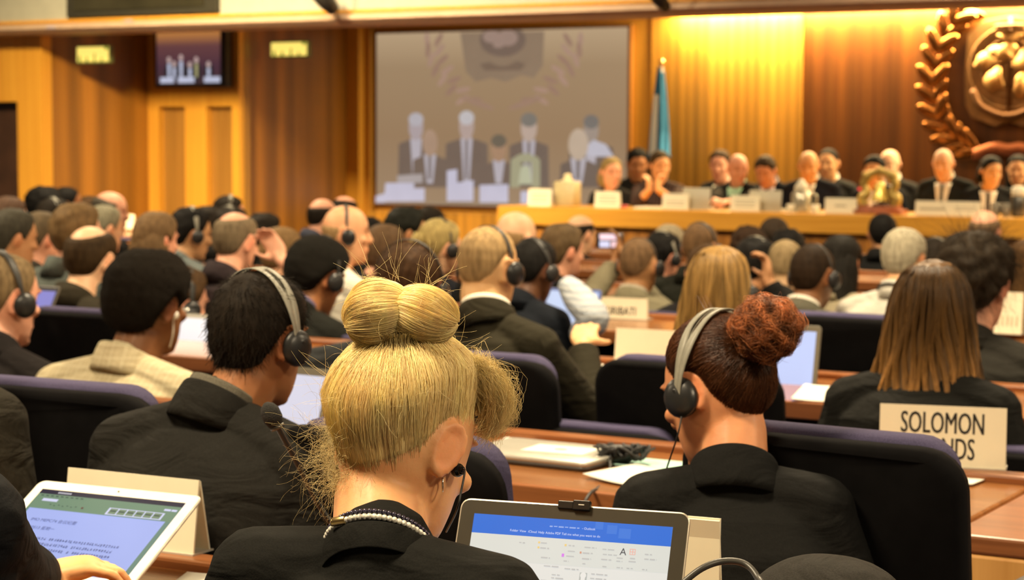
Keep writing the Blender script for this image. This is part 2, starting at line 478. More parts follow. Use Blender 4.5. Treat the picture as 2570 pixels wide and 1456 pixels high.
def person(key, px, py, s, label, ref, ty=0., hy=None, hp=8., hr=0., lean=9., hair=None, hcol=(.05, .03, .02), sk='fair',
           top=(.03, .03, .035), shirt=None, tie=None, fem=False, headset=None, hands=None, floor=0., row=None, Y=None, sc=1., wd=1., collar=True,
           cloth='jacket', check=None, group='delegates in the audience', vox=None, extra=None, sleeves=None, neck=1., long=None, fold=.5, facing=False, near=False, hcurl=.5, seat=True, body_dx=0., elbow_out=.35, sh=0., nl=0.):
    hy = ty if hy is None else hy
    st = dict(hair or {})
    hth = max(st.get('t', 0.) * 1.25, 0.) * (0 if st.get('bald') else 1)
    p = at_s(px, py, s)
    if Y is None and row is not None:           # seat the person in the free strip between two desks
        k = round((p[1] - 1.68) / 1.53) if row == 'auto' else row
        Y = min(max(p[1], 1.42 + 1.53 * k), 1.94 + 1.53 * k)
    if Y is not None:
        p = on_y(px, py, Y); s2 = F / depth(p); sc = float(np.clip(sc * s / s2, .92, 1.16)); s = s2
    T = p - np.array([0, 0, hth * sc])
    tyr, hyr = math.radians(ty), math.radians(hy)
    Rt = Rz(tyr); Rh = Rz(hyr) @ Rx(-math.radians(hp)) @ Ry(math.radians(hr))
    tz = (HT[:, 0] * Rh[2, 2] + np.maximum(Rh[2, 1] * HT[:, 2], Rh[2, 1] * HT[:, 3])).max()
    H = T - np.array([0, 0, tz * sc])
    hs = sc
    J = H + Rh @ np.array([0, -.028, -.062]) * hs
    Nk = J + Rt @ np.array([body_dx, -.03 - .0016 * hp, -.092 + .0009 * hp - nl]) * hs
    La = math.radians(lean)
    pz = floor + .44
    Lz = max(Nk[2] - pz, .3)
    Pv = Nk - Rt @ np.array([0, math.sin(La) * Lz, 0]) - np.array([0, 0, Lz])
    wd = wd * (.9 if fem else 1.) * sc
    root = np.array([Pv[0], Pv[1], floor])
    vx = vox or float(np.clip(4.6 / s, .0042, .0125))
    body = MB(); 
    V = head_rings() ; V = V * hs
    body.loft(V, R=Rh, o=H)
    hp_ = lambda q: H + Rh @ (np.array(q) * hs)
    body.cap(hp_((0, .086, .016)), hp_((0, .105, -.028)), .0085 * hs, .0135 * hs, 10)      # nose
    body.ell(hp_((0, .088, -.067)), (.023 * hs, .011 * hs, .011 * hs), Rh, 12, 7)                # mouth
    body.ell(hp_((0, .079, -.108)), (.022 * hs, .014 * hs, .015 * hs), Rh, 12, 7)                # chin
    for sx in (-1, 1):
        body.ell(hp_((sx * .031, .084, .03)), (.02 * hs, .011 * hs, .006 * hs), Rh, 10, 6)      # brow
        body.ell(hp_((sx * .044, .07, -.024)), (.02 * hs, .017 * hs, .016 * hs), Rh, 10, 6)     # cheek
        Re = Rh @ Rz(-sx * .42) @ Rx(-.22)
        c = hp_((sx * .0815, -.014, -.005)); es_ = 1.1 * hs
        a = np.linspace(0, 2 * PI, 18)
        if vx < .0075:
            body.tube(c + np.c_[np.zeros(18), .0155 * np.cos(a) * (1 + .2 * np.sin(a)), .030 * np.sin(a)] * es_ @ Re.T, .0052 * hs, 7)   # ear rim
            body.ell(c - Re @ np.array([sx * .003, 0, 0]), (.006 * hs, .015 * hs, .028 * hs), Re, 10, 7)
            body.ell(c + Re @ np.array([0, .003, -.029]) * hs, (.006 * hs, .009 * hs, .009 * hs), Re, 10, 7)
        else:
            body.ell(c, (.011 * hs, .018 * hs, .032 * hs), Re, 10, 7)
    nr = (.05 if fem else .056) * neck * sc
    body.cap(Nk - np.array([0, 0, .03]), J + Rh @ np.array([0, .012, -.012]), nr * 1.1, nr, 14)
    body.cap(Nk + Rt @ np.array([0, .0, -.02]), J + Rh @ np.array([0, .035, -.02]), nr * .85, nr * .75, 12)
    body.loft(torso_rings(Pv, Nk, Rt, wd, -.004, fem=fem))
    up = (Nk - Pv) / np.linalg.norm(Nk - Pv)
    ax = Rt[:, 0]; fw = Rt[:, 1]
    Sh = [Nk + ax * sx * (.163 * wd) - up * (.072 + sh) * sc - fw * .012 for sx in (-1, 1)]
    default = [np.array([Nk[0], Nk[1], floor + .60]) + ax * sx * .15 + fw * .20 for sx in (-1, 1)]
    hd = hands or {}
    arms = []
    for i, sx in enumerate((-1, 1)):
        spec = hd.get('l' if i == 0 else 'r')
        tgt = default[i] if spec is None else np.asarray(spec['p'], float)
        pole = (ax * sx * elbow_out - np.array([0, 0, .5]) - fw * .5) if spec is None or 'pole' not in spec else np.asarray(spec['pole'], float)
        E, Wr = ik(Sh[i], tgt, .285 * sc, .255 * sc, pole)
        arms.append((Sh[i], E, Wr, spec))
        body.cap(Nk + ax * sx * .03 - up * .015, Sh[i], .046 * sc, .05 * sc)
        body.cap(Sh[i], E, .047 * sc, .04 * sc); body.cap(E, Wr, .041 * sc, .026 * sc)
        fd = (Wr - E) if spec is None or 'd' not in spec else np.asarray(spec['d'], float)
        pn = np.array([0, 0, -1.]) if spec is None or 'n' not in spec else np.asarray(spec['n'], float)
        hand(body, Wr, fd, pn, sx, .93 * sc if fem else 1.02 * sc, hcurl if spec is None or 'c' not in spec else spec['c'], .12 if spec is None else spec.get('sp', .16))
    knees = []
    for sx in (-1, 1):
        hip = Pv + ax * sx * .085 + np.array([0, 0, .03]); kn = hip + fw * .4 + ax * sx * .04 + np.array([0, 0, .01]); kn[2] = max(kn[2], floor + .46)
        an = kn - fw * .02; an = np.array([an[0], an[1], floor + .085])
        body.cap(hip, kn, .078, .055, 12); body.cap(kn, an, .053, .036, 12)
        body.cap(an - np.array([0, 0, .045]), an + fw * .13 - np.array([0, 0, .06]), .036, .026, 10)
        knees.append((hip, kn, an))
    me = remesh(body, 'body', vx, 5 if vx < .007 else 3)
    P = mverts(me); q = (P - H) @ Rh / hs
    tint = np.ones((len(q), 3))
    def blot(c, r, col, k=1.):
        d = np.linalg.norm((q - np.array(c)) / np.array(r), axis=1); w = (k * (1 - sstep(d, .55, 1.1)))[:, None]
        tint[:] = tint * (1 - w) + np.array(col) * w
    blot((0, .1, -.067), (.026, .03, .0085), (1.05, .55, .5), .8)
    for sx in (-1, 1):
        blot((sx * .031, .085, .034), (.021, .03, .006), (.25, .2, .18), .8)
        blot((sx * .031, .085, .011), (.017, .03, .009), (.45, .36, .32), .75)
        blot((sx * .031, .09, .0115), (.0055, .03, .0055), (.08, .06, .05), .9)
        blot((sx * .082, -.01, -.006), (.02, .028, .04), (1.12, .8, .74), .6)
    P -= root; me.vertices.foreach_set('co', P.astype(np.float32).ravel()); set_attr(me, 'tint', tint)
    rt = empty('person', root, label, 'person', group)
    mobj('body', me, skin('skin', SKINS[sk] if isinstance(sk, str) else sk, near), rt)
    # clothing
    inf = .013 if cloth == 'jacket' else .008
    ck = MB()
    ck.loft(torso_rings(Pv, Nk, Rt, wd, inf, top=.97, fem=fem))
    ck.cap(Nk - up * .06 + fw * .004, Nk + up * .004, nr * 1.1 + inf + .014, nr * 1.1 + inf * .35, 20)
    for i, (S, E, W, spec) in enumerate(arms):
        sx = (-1, 1)[i]
        ck.cap(Nk + ax * sx * .03 - up * .018, S + up * (.010 if cloth == 'jacket' else 0), .046 * sc + inf, .05 * sc + inf)
        ck.cap(S, E, .049 * sc + inf, .044 * sc + inf)
        e = E + (W - E) * ((sleeves or .93) if not (spec and 'bare' in spec) else spec['bare'])
        ck.tube([E - (e - E) * .1, E, E + (e - E) * .5, e - (e - E) * .02, e], [.02, .045 * sc + inf, .04 * sc + inf, .033 * sc + inf, .031 * sc + inf], 14)
    cm = remesh(ck, cloth, vx * 1.15, 6 if s > 900 else 4)
    cm.transform(Matrix.Translation(Vector(-root)))
    fm = fabric(cloth, top, check=check, fold=fold)
    jk = mobj(cloth, cm, fm, rt)
    tr = MB(); tr.loft(torso_rings(Pv, Nk, Rt, wd, inf + .002, top=.25, fem=fem))
    for hip, kn, an in knees:
        tr.tube([hip - fw * .05, hip, (hip + kn) / 2, kn - fw * .03, kn + fw * .05 - np.array([0, 0, .04]), an * .5 + kn * .5, an + np.array([0, 0, .02])], [.06, .092, .085, .074, .068, .06, .055], 12)
    trm = remesh(tr, 'trousers', max(vx * 1.6, .012), 3); trm.transform(Matrix.Translation(Vector(-root)))
    mobj('trousers', trm, fabric('trousers', tuple(x * .8 for x in ((.03, .03, .035) if max(top) > .2 else top))), rt)
    # collars: rings round the neck, higher behind
    nd = (J - Nk) / np.linalg.norm(J - Nk); nd = nd * .55 + up * .45; nd /= np.linalg.norm(nd)
    cx = ax - nd * np.dot(ax, nd); cx /= np.linalg.norm(cx); cy = np.cross(nd, cx)
    Rc = np.stack([cx, cy, nd], 1)
    def collar_ring(name, mat, r, hb, hf, flare, open_, drop, thick=.004, ofs=0., par=jk):
        th = np.radians(np.linspace(open_, 360 - open_, 40)); b = (1 - np.cos(th)) / 2
        ztop = hf + (hb - hf) * b ** .8 + ofs
        kx, ky = nr + r, nr * .98 + r
        prof = [(0, -.03, 0), (0, 1, 0), (thick, 1, 0), (thick + flare * .6, .5, -drop * .5), (thick + flare, 0, -drop)]
        rings = []
        for dr, k, dz in prof:
            z = np.where(k > 0, ztop * k, -.012) + dz if dr >= thick and k < 1 else (ztop if k == 1 else np.full_like(th, -.02))
            rings.append(np.c_[(kx + dr) * np.sin(th), (ky + dr) * np.cos(th) - .006, z])
        Rg = np.transpose(np.stack(rings), (1, 0, 2))
        m = MB(); m.loft(Rg, cap=True, closed=True, R=Rc, o=Nk - root + up * .002)
        o = m.obj(name, mat, par); 
        if s > 700:
            sd = o.modifiers.new('s', 'SUBSURF'); sd.levels = 1; sd.render_levels = 1
        return o
    if collar and cloth == 'jacket': collar_ring('collar', fm, .012 * sc, .050 * sc, .010, .014, 34, .026 * sc)
    if shirt is not None:
        shm = fabric('shirt', shirt, fold=.2)
        collar_ring('shirt_collar', shm, .0045, .064 * sc if cloth == 'jacket' else .05, .03, .008, 16, .02, .0025, 0.)
        if cloth == 'jacket' and facing:
            vv = np.linspace(0, 1, 9)[:, None]; xx = np.linspace(-1, 1, 9)[None, :]
            t = .965 - .56 * vv + 0 * xx; x = xx * (.058 * (1 - vv) + .006)
            pts = np.stack([x, chest_y(t, x, wd, inf) + .004 + .01 * (t > .85), np.zeros_like(x)], -1)
            g = (Pv + (Nk - Pv) * t[..., None]) + pts @ Rt.T - root
            m = MB(); m.grid(g); so = m.obj('shirt', shm, rt); so.modifiers.new('t', 'SOLIDIFY').thickness = .004
            if tie is not None:
                vv = np.linspace(0, 1, 9)[:, None]; xx = np.linspace(-1, 1, 5)[None, :]
                t = .955 - .56 * vv + 0 * xx; x = xx * (.012 + .014 * vv)
                pts = np.stack([x, chest_y(t, x, wd, inf) + .012 + .012 * (t > .85), np.zeros_like(x)], -1)
                g = (Pv + (Nk - Pv) * t[..., None]) + pts @ Rt.T - root
                m = MB(); m.grid(g); so = m.obj('tie', fabric('tie', tie, fold=.1), rt); so.modifiers.new('t', 'SOLIDIFY').thickness = .005
    info = dict(H=H, Rh=Rh, hs=hs, root=root, rt=rt, Nk=Nk, J=J, Rt=Rt, up=up, Sh=Sh, arms=arms, s=s, st=st, ref=ref, jk=jk, Pv=Pv, ax=ax, fw=fw, nr=nr, Rc=Rc, fm=fm)
    PEOPLE[key] = info
    if hair is not None and not st.get('custom'):
        ext = MB(); cp = hair_cap(st, 72 if s > 800 else 48) * hs
        ext.loft(cp, R=Rh, o=H - root)
        if long:
            ext.loft(long_rings(long) * hs, R=Rh, o=H - root)
        if st.get('tail'):
            c = np.array(st['tail']); ext.tube((np.array([[0, -.085, .03], [0, -.12, .03], [0, -.135, -.0], [0, -.13, -.06], [0, -.12, -.11]]) + 0) * hs @ Rh.T + H - root, np.array([.03, .034, .034, .026, .006]) * hs, 10)
        n = st.get('n', 0)
        col = hcol
        if n:
            paths, sh = short_strands(st, n, hs)
            Vv, Q, s2 = strand_arrays(paths @ Rh.T + H - root, st.get('r', .0005), .0002, sh)
            hm = mesh_np('hair', Vv, Q, s2, (ext, .8))
        else:
            hm = mesh_np('hair', np.zeros((0, 3)), np.zeros((0, 4), int), np.zeros(0), (ext, 1.))
        mobj('hair', hm, hairmat(col, st.get('dark', .45), st.get('rough', .65), st.get('streak', 90.)), rt)
    if headset: make_headset(info, headset)
    if seat: PEOPLE[key]['seat'] = True
    return info
def long_rings(lg):
    """a fall of long hair behind and beside the head, closed loft, head frame"""
    n = 40; th = np.arange(n) * 2 * PI / n; out = []
    for z, w, yf, yb in lg:
        x = w * np.sign(np.sin(th)) * np.abs(np.sin(th)) ** .8; y = (yf + yb) / 2 + (yf - yb) / 2 * np.cos(th)
        k = 1 + .03 * np.sin(th * 9 + z * 40) + .02 * np.sin(th * 17 + 1)
        out.append(np.c_[x * k, y * k, np.full(n, z)])
    return np.stack(out)
def short_strands(st, n, hs):
    th = rng.uniform(0, 2 * PI, n * 3); z = rng.uniform(-.085, .116, n * 3)
    P = head_at(z, th); T = hair_thick(P, th, st); ok = T > st.get('t', .012) * .35
    P, T, th = P[ok][:n], T[ok][:n], th[ok][:n]; n = len(P)
    nn = head_normal(P); lift = sstep(P[:, 2], .06, .115)[:, None]; nn = nn * (1 - lift) + lift * (np.array([0, 0, .6]) + .4 * nn)
    wh = np.array([.008, -.055, .1])
    d = P - wh; d -= nn * np.sum(d * nn, axis=1)[:, None]; d /= np.linalg.norm(d, axis=1)[:, None] + 1e-6
    d += rng.normal(0, .35 if not st.get('curl') else 1.2, d.shape); ln = st.get('len', .02)
    k = 5; u = np.linspace(0, 1, k)[None, :, None]
    base = P + nn * (T * .75)[:, None]
    liftk = st.get('lift', .25)
    L_ = ln * rng.uniform(.6, 1.2, n)[:, None, None]
    paths = base[:, None] + d[:, None] * L_ * u + nn[:, None] * (L_ * liftk * (u - .6 * u * u)) + rng.normal(0, .0006, (n, k, 3)) * u
    sh = np.repeat(rng.uniform(.55, 1.25, n)[:, None], k, axis=1)
    return paths * hs, sh
# ------------------------------------------------------------------ headsets
HS_BLACK = None
def make_headset(info, spec):
    """spec: dict(tilt=deg band leans back, band='grey'/'black', label=..., both ear cups)"""
    H, Rh, hs = info['H'], info['Rh'], info['hs']; st = info['st']
    hth = (max(st.get('t', 0.), .003) * .9 + (.004 if st.get('n') else 0)) * (0.2 if st.get('bald') else 1)
    tilt = math.radians(spec.get('tilt', 10)); Rb = Rh @ Rx(tilt)
    rt = empty('headset', H + Rh @ np.array([0, 0, .12]) * hs, spec.get('label') or f"black conference headset on the {info['ref']}", 'headset', 'interpretation headsets')
    o = np.array(rt.location)
    big = info['s'] > 900
    n = 33
    a = np.linspace(-math.radians(98), math.radians(98), n)
    wx = .083 + hth; zt = .121 + hth * 1.1
    pts = np.c_[wx * np.sin(a), np.full(n, 0.), np.where(np.cos(a) > 0, zt * np.cos(a), .1 * np.cos(a)) - .002]
    nrm = np.c_[np.sin(a) / wx, 0 * a, np.cos(a) / zt]; nrm /= np.linalg.norm(nrm, axis=1)[:, None]
    wband = spec.get('w', .013) * (.38 + .62 * sstep(np.cos(a), -.05, .75))
    th_ = .0022
    ofs = H - o
    band = MB()
    slot = spec.get('slot')
    segs = [(0, 1.)] if not slot else [(-.62, .38), (.62, .38)]
    if slot:
        open_ = sstep(np.cos(a), .55, .8)
    rings = []
    def strip(y0, y1):
        r = []
        for i in range(n):
            p = pts[i]; q = nrm[i]
            r.append(np.array([p + [0, y0[i], 0] + q * 0, p + [0, y1[i], 0], p + [0, y1[i], 0] + q * th_, p + [0, y0[i], 0] + q * th_]))
        band.loft(np.array(r) * hs, R=Rb, o=ofs)
    if slot:
        strip(-wband, -wband * (.36 * open_)); strip(wband * (.36 * open_), wband)
        strip(-wband * .36 * sstep(np.cos(a), .985, .995), wband * .36 * sstep(np.cos(a), .985, .995))
    else: strip(-wband, wband)
    col = (.27, .26, .21) if spec.get('band') == 'grey' else (.035, .035, .033)
    bo = band.obj('headband', plain('headband', col, .45, 0, .1, 60), rt)
    if spec.get('band') == 'grey': bo['label'] = 'grey plastic headband'
    for sx in (-1, 1):
        c = np.array([sx * (.0905 + (0.004 if not big else 0)), .006, -.012]) * hs
        m = MB()
        prof = [(-.006, .02), (-.006, .029), (.002, .0315), (.008, .029), (.0135, .019), (.0155, .004)]
        Rq = Rh @ Rz(-sx * .3)
        an = np.arange(20) * 2 * PI / 20
        m.loft(np.array([np.c_[np.full(20, sx * x), r * np.cos(an), r * 1.12 * np.sin(an)] for x, r in prof]) * hs, R=Rq, o=ofs + Rh @ c)
        cup = m.obj('ear_cup', plain('headset_plastic', (.018, .018, .018), .32, 0, .1, 60), rt)
        if big:
            m = MB(); tt = np.linspace(0, 2 * PI, 24)
            m.tube(np.c_[np.full(24, -sx * .009), .023 * np.cos(tt), .026 * np.sin(tt)] * hs @ Rq.T + ofs + Rh @ c, .006 * hs, 8)
            m.obj('ear_pad', plain('ear_pad', (.012, .012, .012), .9, 0, .2, 300), cup)
            # slim arm between band and cup
            m = MB(); e = Rb @ (pts[0 if sx < 0 else -1] * hs); k = Rh @ (c + np.array([sx * .012, 0, .012]))
            m.cap(ofs + e, ofs + k, .0042, .0042, 8); m.obj('slider_arm', plain('headset_plastic', (.018, .018, .018), .32, 0, .1, 60), rt)
    if spec.get('cable'):
        m = MB(); pts_ = [np.asarray(q, float) - o for q in spec['cable']]
        m.tube(spline(pts_, 30), .0014, 6); m.obj('cable', plain('cable', (.015, .015, .015), .5), rt)
    return rt
def spline(pts, n):
    pts = np.asarray(pts, float); k = len(pts)
    t = np.linspace(0, k - 1, n); out = []
    P = np.r_[[2 * pts[0] - pts[1]], pts, [2 * pts[-1] - pts[-2]]]
    for u in t:
        i = min(int(u), k - 2); f = u - i; a, b, c, d = P[i:i + 4]
        out.append(.5 * (2 * b + (c - a) * f + (2 * a - 5 * b + 4 * c - d) * f * f + (3 * b - a - 3 * c + d) * f ** 3))
    return np.array(out)
# ------------------------------------------------------------------ room shell
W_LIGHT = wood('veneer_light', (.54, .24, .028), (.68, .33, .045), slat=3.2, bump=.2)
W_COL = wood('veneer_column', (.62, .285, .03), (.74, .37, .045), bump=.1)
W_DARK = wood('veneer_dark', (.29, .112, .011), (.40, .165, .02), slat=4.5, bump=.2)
W_RED = wood('veneer_red', (.115, .031, .003), (.195, .062, .006), slat=1.6, bump=.15)
W_PANEL = wood('veneer_panel', (.36, .165, .03), (.48, .24, .045), slat=6., bump=.1)
PALE = plain('painted_plaster', (.44, .44, .36), .8, 0, .05, 8)
BEIGE = plain('beige_plaster', (.60, .44, .31), .6, 0, .06, 10)
CARPET = plain('carpet', (.05, .045, .07), .95, 0, .4, 220, .4)
YF = 16.4                       # front wall
ZT = 3.1
def panel(name, x0, x1, y0, y1, z0, z1, mat, kind=True):
    m = MB(); m.box((x0, y0, z0), (x1, y1, z1)); o = m.obj(name, mat, smooth=False)
    if kind: struct(o)
    return o
o = panel('floor', -16, 6, -3, 18, -.12, 0, CARPET)
o = panel('ceiling', -16, 6, -3, 18, 4.3, 4.4, plain('ceiling_paint', (.55, .52, .45), .9, 0, .05, 5))
# front wall: screen bay, light panel, dark emblem bay
xb = on_y(945, 300, YF)[0]; xs1 = on_y(1575, 300, YF)[0]; xm = on_y(2013, 300, YF)[0]
panel('wall_front_1', xb - 2.2, xs1 + .25, YF, YF + .15, 0, ZT, W_COL)
panel('wall_front_2', xs1 + .25, xm, YF - .02, YF + .15, 0, ZT, W_LIGHT)
panel('wall_front_3', xm, 6, YF - .005, YF + .15, 0, ZT, W_RED)
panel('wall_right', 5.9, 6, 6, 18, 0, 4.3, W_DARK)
panel('wall_back', -16, 6, -3.1, -3, 0, 4.3, PALE)
# pier beside the screen
px0 = on_y(858, 300, YF - .22)[0]; px1 = on_y(900, 300, YF - .22)[0]
panel('wall_left_1', px0, px1, YF - .22, YF + .1, 0, 2.75, W_COL)
panel('trim_2', px1 - .02, px1 + .06, YF - .12, YF + .1, 0, 2.75, W_LIGHT)
# pier that carries the television, with two recessed slots
YC = 14.0
cx0 = on_y(370, 300, YC)[0]; cx1 = on_y(600, 300, YC)[0]
zslot = on_y(430, 268, YC)[2]
sl = [on_y(x, 300, YC)[0] for x in (398, 464, 518, 582)]
panel('wall_left_2', cx0, cx1, YC + .07, YC + .16, 0, 2.62, W_PANEL)
m = MB()
for a, b in ((cx0, sl[0]), (sl[1], sl[2]), (sl[3], cx1)): m.box((a, YC, 0), (b, YC + .08, zslot))
m.box((cx0, YC, zslot), (cx1, YC + .08, 2.62))
struct(m.obj('trim_3', W_COL, smooth=False))
def slant(name, a, b, z0, z1, mat, t=.1):
    a = np.array(a); b = np.array(b); d = b - a; nrm = np.array([d[1], -d[0]]) / np.linalg.norm(d) * -t
    m = MB(); q = [a, b, b + nrm, a + nrm]
    m.loft([[(p[0], p[1], z) for p in q] for z in (z0, z1)]); return struct(m.obj(name, mat, smooth=False))
p = on_y(858, 300, YF - .2)
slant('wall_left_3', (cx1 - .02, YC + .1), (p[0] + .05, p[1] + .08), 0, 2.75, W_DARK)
f0 = on_y(105, 300, 12.9)
q = on_y(371, 300, 14.05)
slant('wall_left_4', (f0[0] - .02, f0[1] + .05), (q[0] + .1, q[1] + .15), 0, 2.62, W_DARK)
# leftmost pier with the door opening
dx = on_y(44, 300, 12.9)[0]; dz = on_y(20, 255, 12.9)[2]
panel('wall_left_5', dx, f0[0], 12.9, 13.1, 0, 2.62, W_COL)
panel('wall_left_6', -16, dx, 12.9, 13.1, dz, 2.62, W_COL)
panel('door_1', dx - 1.4, dx, 13.06, 13.1, 0, dz, plain('door_dark', (.05, .022, .012), .5, 0, .3, 5))
panel('wall_left_7', -16, dx - 1.4, 12.9, 13.1, 0, dz, W_COL)
# bulkhead with its beige lip; pale fascia and dark booth window above
YB = 12.55
z0 = on_y(600, 66, YB)[2]; z1 = on_y(600, 41, YB)[2]
m = MB(); m.loft([[(x, YB + .5, z0), (x, YB + .06, z0 - .0), (x, YB, z0 + .03), (x, YB, z1 - .03), (x, YB + .05, z1), (x, YB + .5, z1)] for x in (-16, 6)])
struct(m.obj('trim_4', BEIGE, smooth=False))
panel('trim_5', -16, 6, YB + .03, YB + .1, z1, z1 + .025, W_COL)
panel('wall_upper', -16, 6, YB + .06, YB + .16, z1 + .02, 4.3, PALE)
panel('trim_6', -16, 6, YB + .4, YF + .2, z1 + .42, z1 + .5, PALE)      # slab over the stage side
wx0 = on_y(165, 20, YB)[0]; wx1 = on_y(541, 20, YB)[0]; wz = on_y(350, 37, YB)[2]
m = MB(); m.box((wx0, YB + .01, wz), (wx1, YB + .06, wz + 1.1)); fr = struct(m.obj('window_1', plain('booth_frame', (.03, .028, .018), .5), smooth=False))
m = MB(); m.box((wx0 + .09, YB - .004, wz + .05), (wx1 - .12, YB + .02, wz + 1.0)); g = m.obj('window_pane', plain('booth_glass', (.035, .032, .018), .15, 0, .3, 3), fr, smooth=False)
# small round lamps let into the lip
for i, (x, y) in enumerate(((128, 68), (322, 52))):
    c = on_y(x, y, YB); m = MB(); m.ell((c[0], YB + .0, c[2]), (.055, .02, .012))
    tag(m.obj('recessed_lamp', glow('lamp_lens', (1, .75, .55), .55)), ['small pale recessed lamp at the left end of the beige ledge', 'small pale recessed lamp in the beige ledge under the dark window'][i], 'lamp')
# stage floor
struct(panel('floor_stage', -13, 6, 13.75, YF + .1, 0, .17, CARPET))
# low wooden front under the screen
zl = on_y(1000, 531, 15.3)[2]
struct(panel('wall_stage_front', on_y(925, 500, 15.3)[0], on_y(1470, 500, 15.3)[0], 15.3, 15.36, 0, zl, W_LIGHT))

# ------------------------------------------------------------------ exit signs
def on_line(px, py, A, B, off):        # where a sight line meets an upright panel running A-B, a little in front of it
    A = np.array(A, float); d = np.array(B, float) - A; nn = np.array([d[1], -d[0]]) / np.linalg.norm(d); r = ray(px, py)
    return CAM + r * (np.dot(A + nn * off, nn) / np.dot(r[:2], nn))
p = on_y(858, 300, YF - .2)
for i, (xx0, yy0, xx1, yy1, A, B) in enumerate(((192, 113, 283, 160, f0[:2], q[:2]), (681, 99, 777, 148, (cx1, YC + .1), (p[0], p[1])))):
    a = on_line(xx0, yy0, A, B, .06); b = on_line(xx1, yy1, A, B, .06); h = a[2] - b[2]
    c = on_y((xx0 + xx1) / 2, (yy0 + yy1) / 2, min(a[1], b[1]) - .1); w = (xx1 - xx0) / (F / depth(c)) / .83; ang = 0.
    rt = empty('exit_sign', c, ['glowing yellow exit sign on the dark panel left of the television', 'glowing yellow exit sign on the dark panel right of the television'][i], 'sign', 'emergency exit signs')
    R = Rz(ang)
    m = MB(); m.box((-w / 2, -.02, -h / 2), (w / 2, .03, h / 2), R=R); m.obj('sign_housing', plain('sign_housing', (.12, .16, .05), .5), rt, smooth=False)
    m = MB(); m.box((-w / 2 + .012, -.026, -h / 2 + .012), (w / 2 - .012, -.019, h / 2 - .012), R=R); m.obj('sign_face', glow('sign_face', (1., .76, .16), 1.15), rt, smooth=False)
    G = glow('sign_green', (.25, .32, .03), .6)
    for x0, x1, y0, y1 in ((-.42, -.36, -.42, -.1), (-.2, -.15, -.42, -.15), (.04, .08, -.42, .05), (.25, .29, -.42, -.2), (.36, .46, .25, .42)):
        m = MB(); m.box((x0 * w, -.029, y0 * h), (x1 * w, -.025, y1 * h), R=R); m.obj('pictogram', G, rt, smooth=False)

# ------------------------------------------------------------------ wall television
a = on_y(388, 72, YC - .09); b = on_y(569, 218, YC - .09)
zc = (a[2] + b[2]) / 2; hw = (b[0] - a[0]) / 2; hh = (a[2] - b[2]) / 2
tv = empty('television', ((a[0] + b[0]) / 2, YC - .09, zc), 'black flat television on the pale pier showing the podium', 'television')
m = MB(); m.box((-hw, 0, -hh), (hw, .085, hh)); m.obj('casing', plain('tv_black', (.012, .01, .01), .35), tv, smooth=False)
sx0 = -hw + .025; sx1 = hw - .065
def pic(par, pts, y, mat, name):
    m = MB(); m.add([(p[0], y, p[1]) for p in pts], [tuple(range(len(pts)))]); return m.obj(name, mat, par, smooth=False)
def oval(cx, cz, rx, rz, n=18): return [(cx + rx * math.cos(t * 2 * PI / n), cz + rz * math.sin(t * 2 * PI / n)) for t in range(n)]
def grad_glow(name, stops, es, z0, z1):
    m, nt, bs = _nt(name); tc = N(nt, 'ShaderNodeTexCoord'); sp = N(nt, 'ShaderNodeSeparateXYZ'); L(nt, tc.outputs['Object'], sp.inputs[0])
    mr = N(nt, 'ShaderNodeMapRange'); mr.inputs['From Min'].default_value = z0; mr.inputs['From Max'].default_value = z1; L(nt, sp.outputs['Z'], mr.inputs['Value'])
    r = N(nt, 'ShaderNodeValToRGB'); L(nt, mr.outputs[0], r.inputs['Fac'])
    while len(r.color_ramp.elements) < len(stops): r.color_ramp.elements.new(.5)
    for e, (p_, c) in zip(r.color_ramp.elements, stops): e.position = p_; e.color = c4(c)
    L(nt, r.outputs['Color'], bs.inputs['Emission Color']); bs.inputs['Emission Strength'].default_value = es
    bs.inputs['Base Color'].default_value = (.03, .022, .014, 1); bs.inputs['Roughness'].default_value = .8; bs.inputs['Specular IOR Level'].default_value = .15; return m
pic(tv, [(sx0, -hh + .03), (sx1, -hh + .03), (sx1, hh - .03), (sx0, hh - .03)], -.004, grad_glow('tv_picture', [(0, (.05, .03, .03)), (.35, (.07, .03, .045)), (.7, (.13, .05, .05)), (.93, (.5, .2, .05)), (1, (.7, .35, .1))], 1., -hh, hh), 'screen')
def tvp(u, v): return (sx0 + (sx1 - sx0) * u, -hh + .03 + (2 * hh - .06) * v)
tw = (sx1 - sx0); thh = 2 * hh - .06
whitep = glow('tv_white', (.62, .66, .85), .8); facep = glow('tv_face', (.62, .45, .42), .8); suitp = glow('tv_suit', (.02, .018, .025), 1.); goldp = glow('tv_gold', (.45, .42, .2), .8)
for u, v in ((.2, .46), (.39, .5), (.63, .45), (.82, .36), (.28, .38), (.53, .36)):
    c = tvp(u, v); d = tvp(u, .22)
    pic(tv, oval(d[0], d[1], tw * .075, thh * .19), -.006, suitp, 'pictured_suit')
    pic(tv, oval(c[0], c[1], tw * .032, thh * .06), -.008, facep, 'pictured_face')
    pic(tv, [(d[0] - tw * .02, d[1] - thh * .1), (d[0] + tw * .02, d[1] - thh * .1), (d[0] + tw * .025, c[1] - thh * .07), (d[0] - tw * .025, c[1] - thh * .07)], -.007, whitep if u != .63 else goldp, 'pictured_shirt')
for u0, u1 in ((.06, .28), (.34, .6), (.75, 1.)):
    A = tvp(u0, .02); B = tvp(u1, .13); pic(tv, [A, (B[0], A[1]), B, (A[0], B[1])], -.009, whitep, 'pictured_plate')

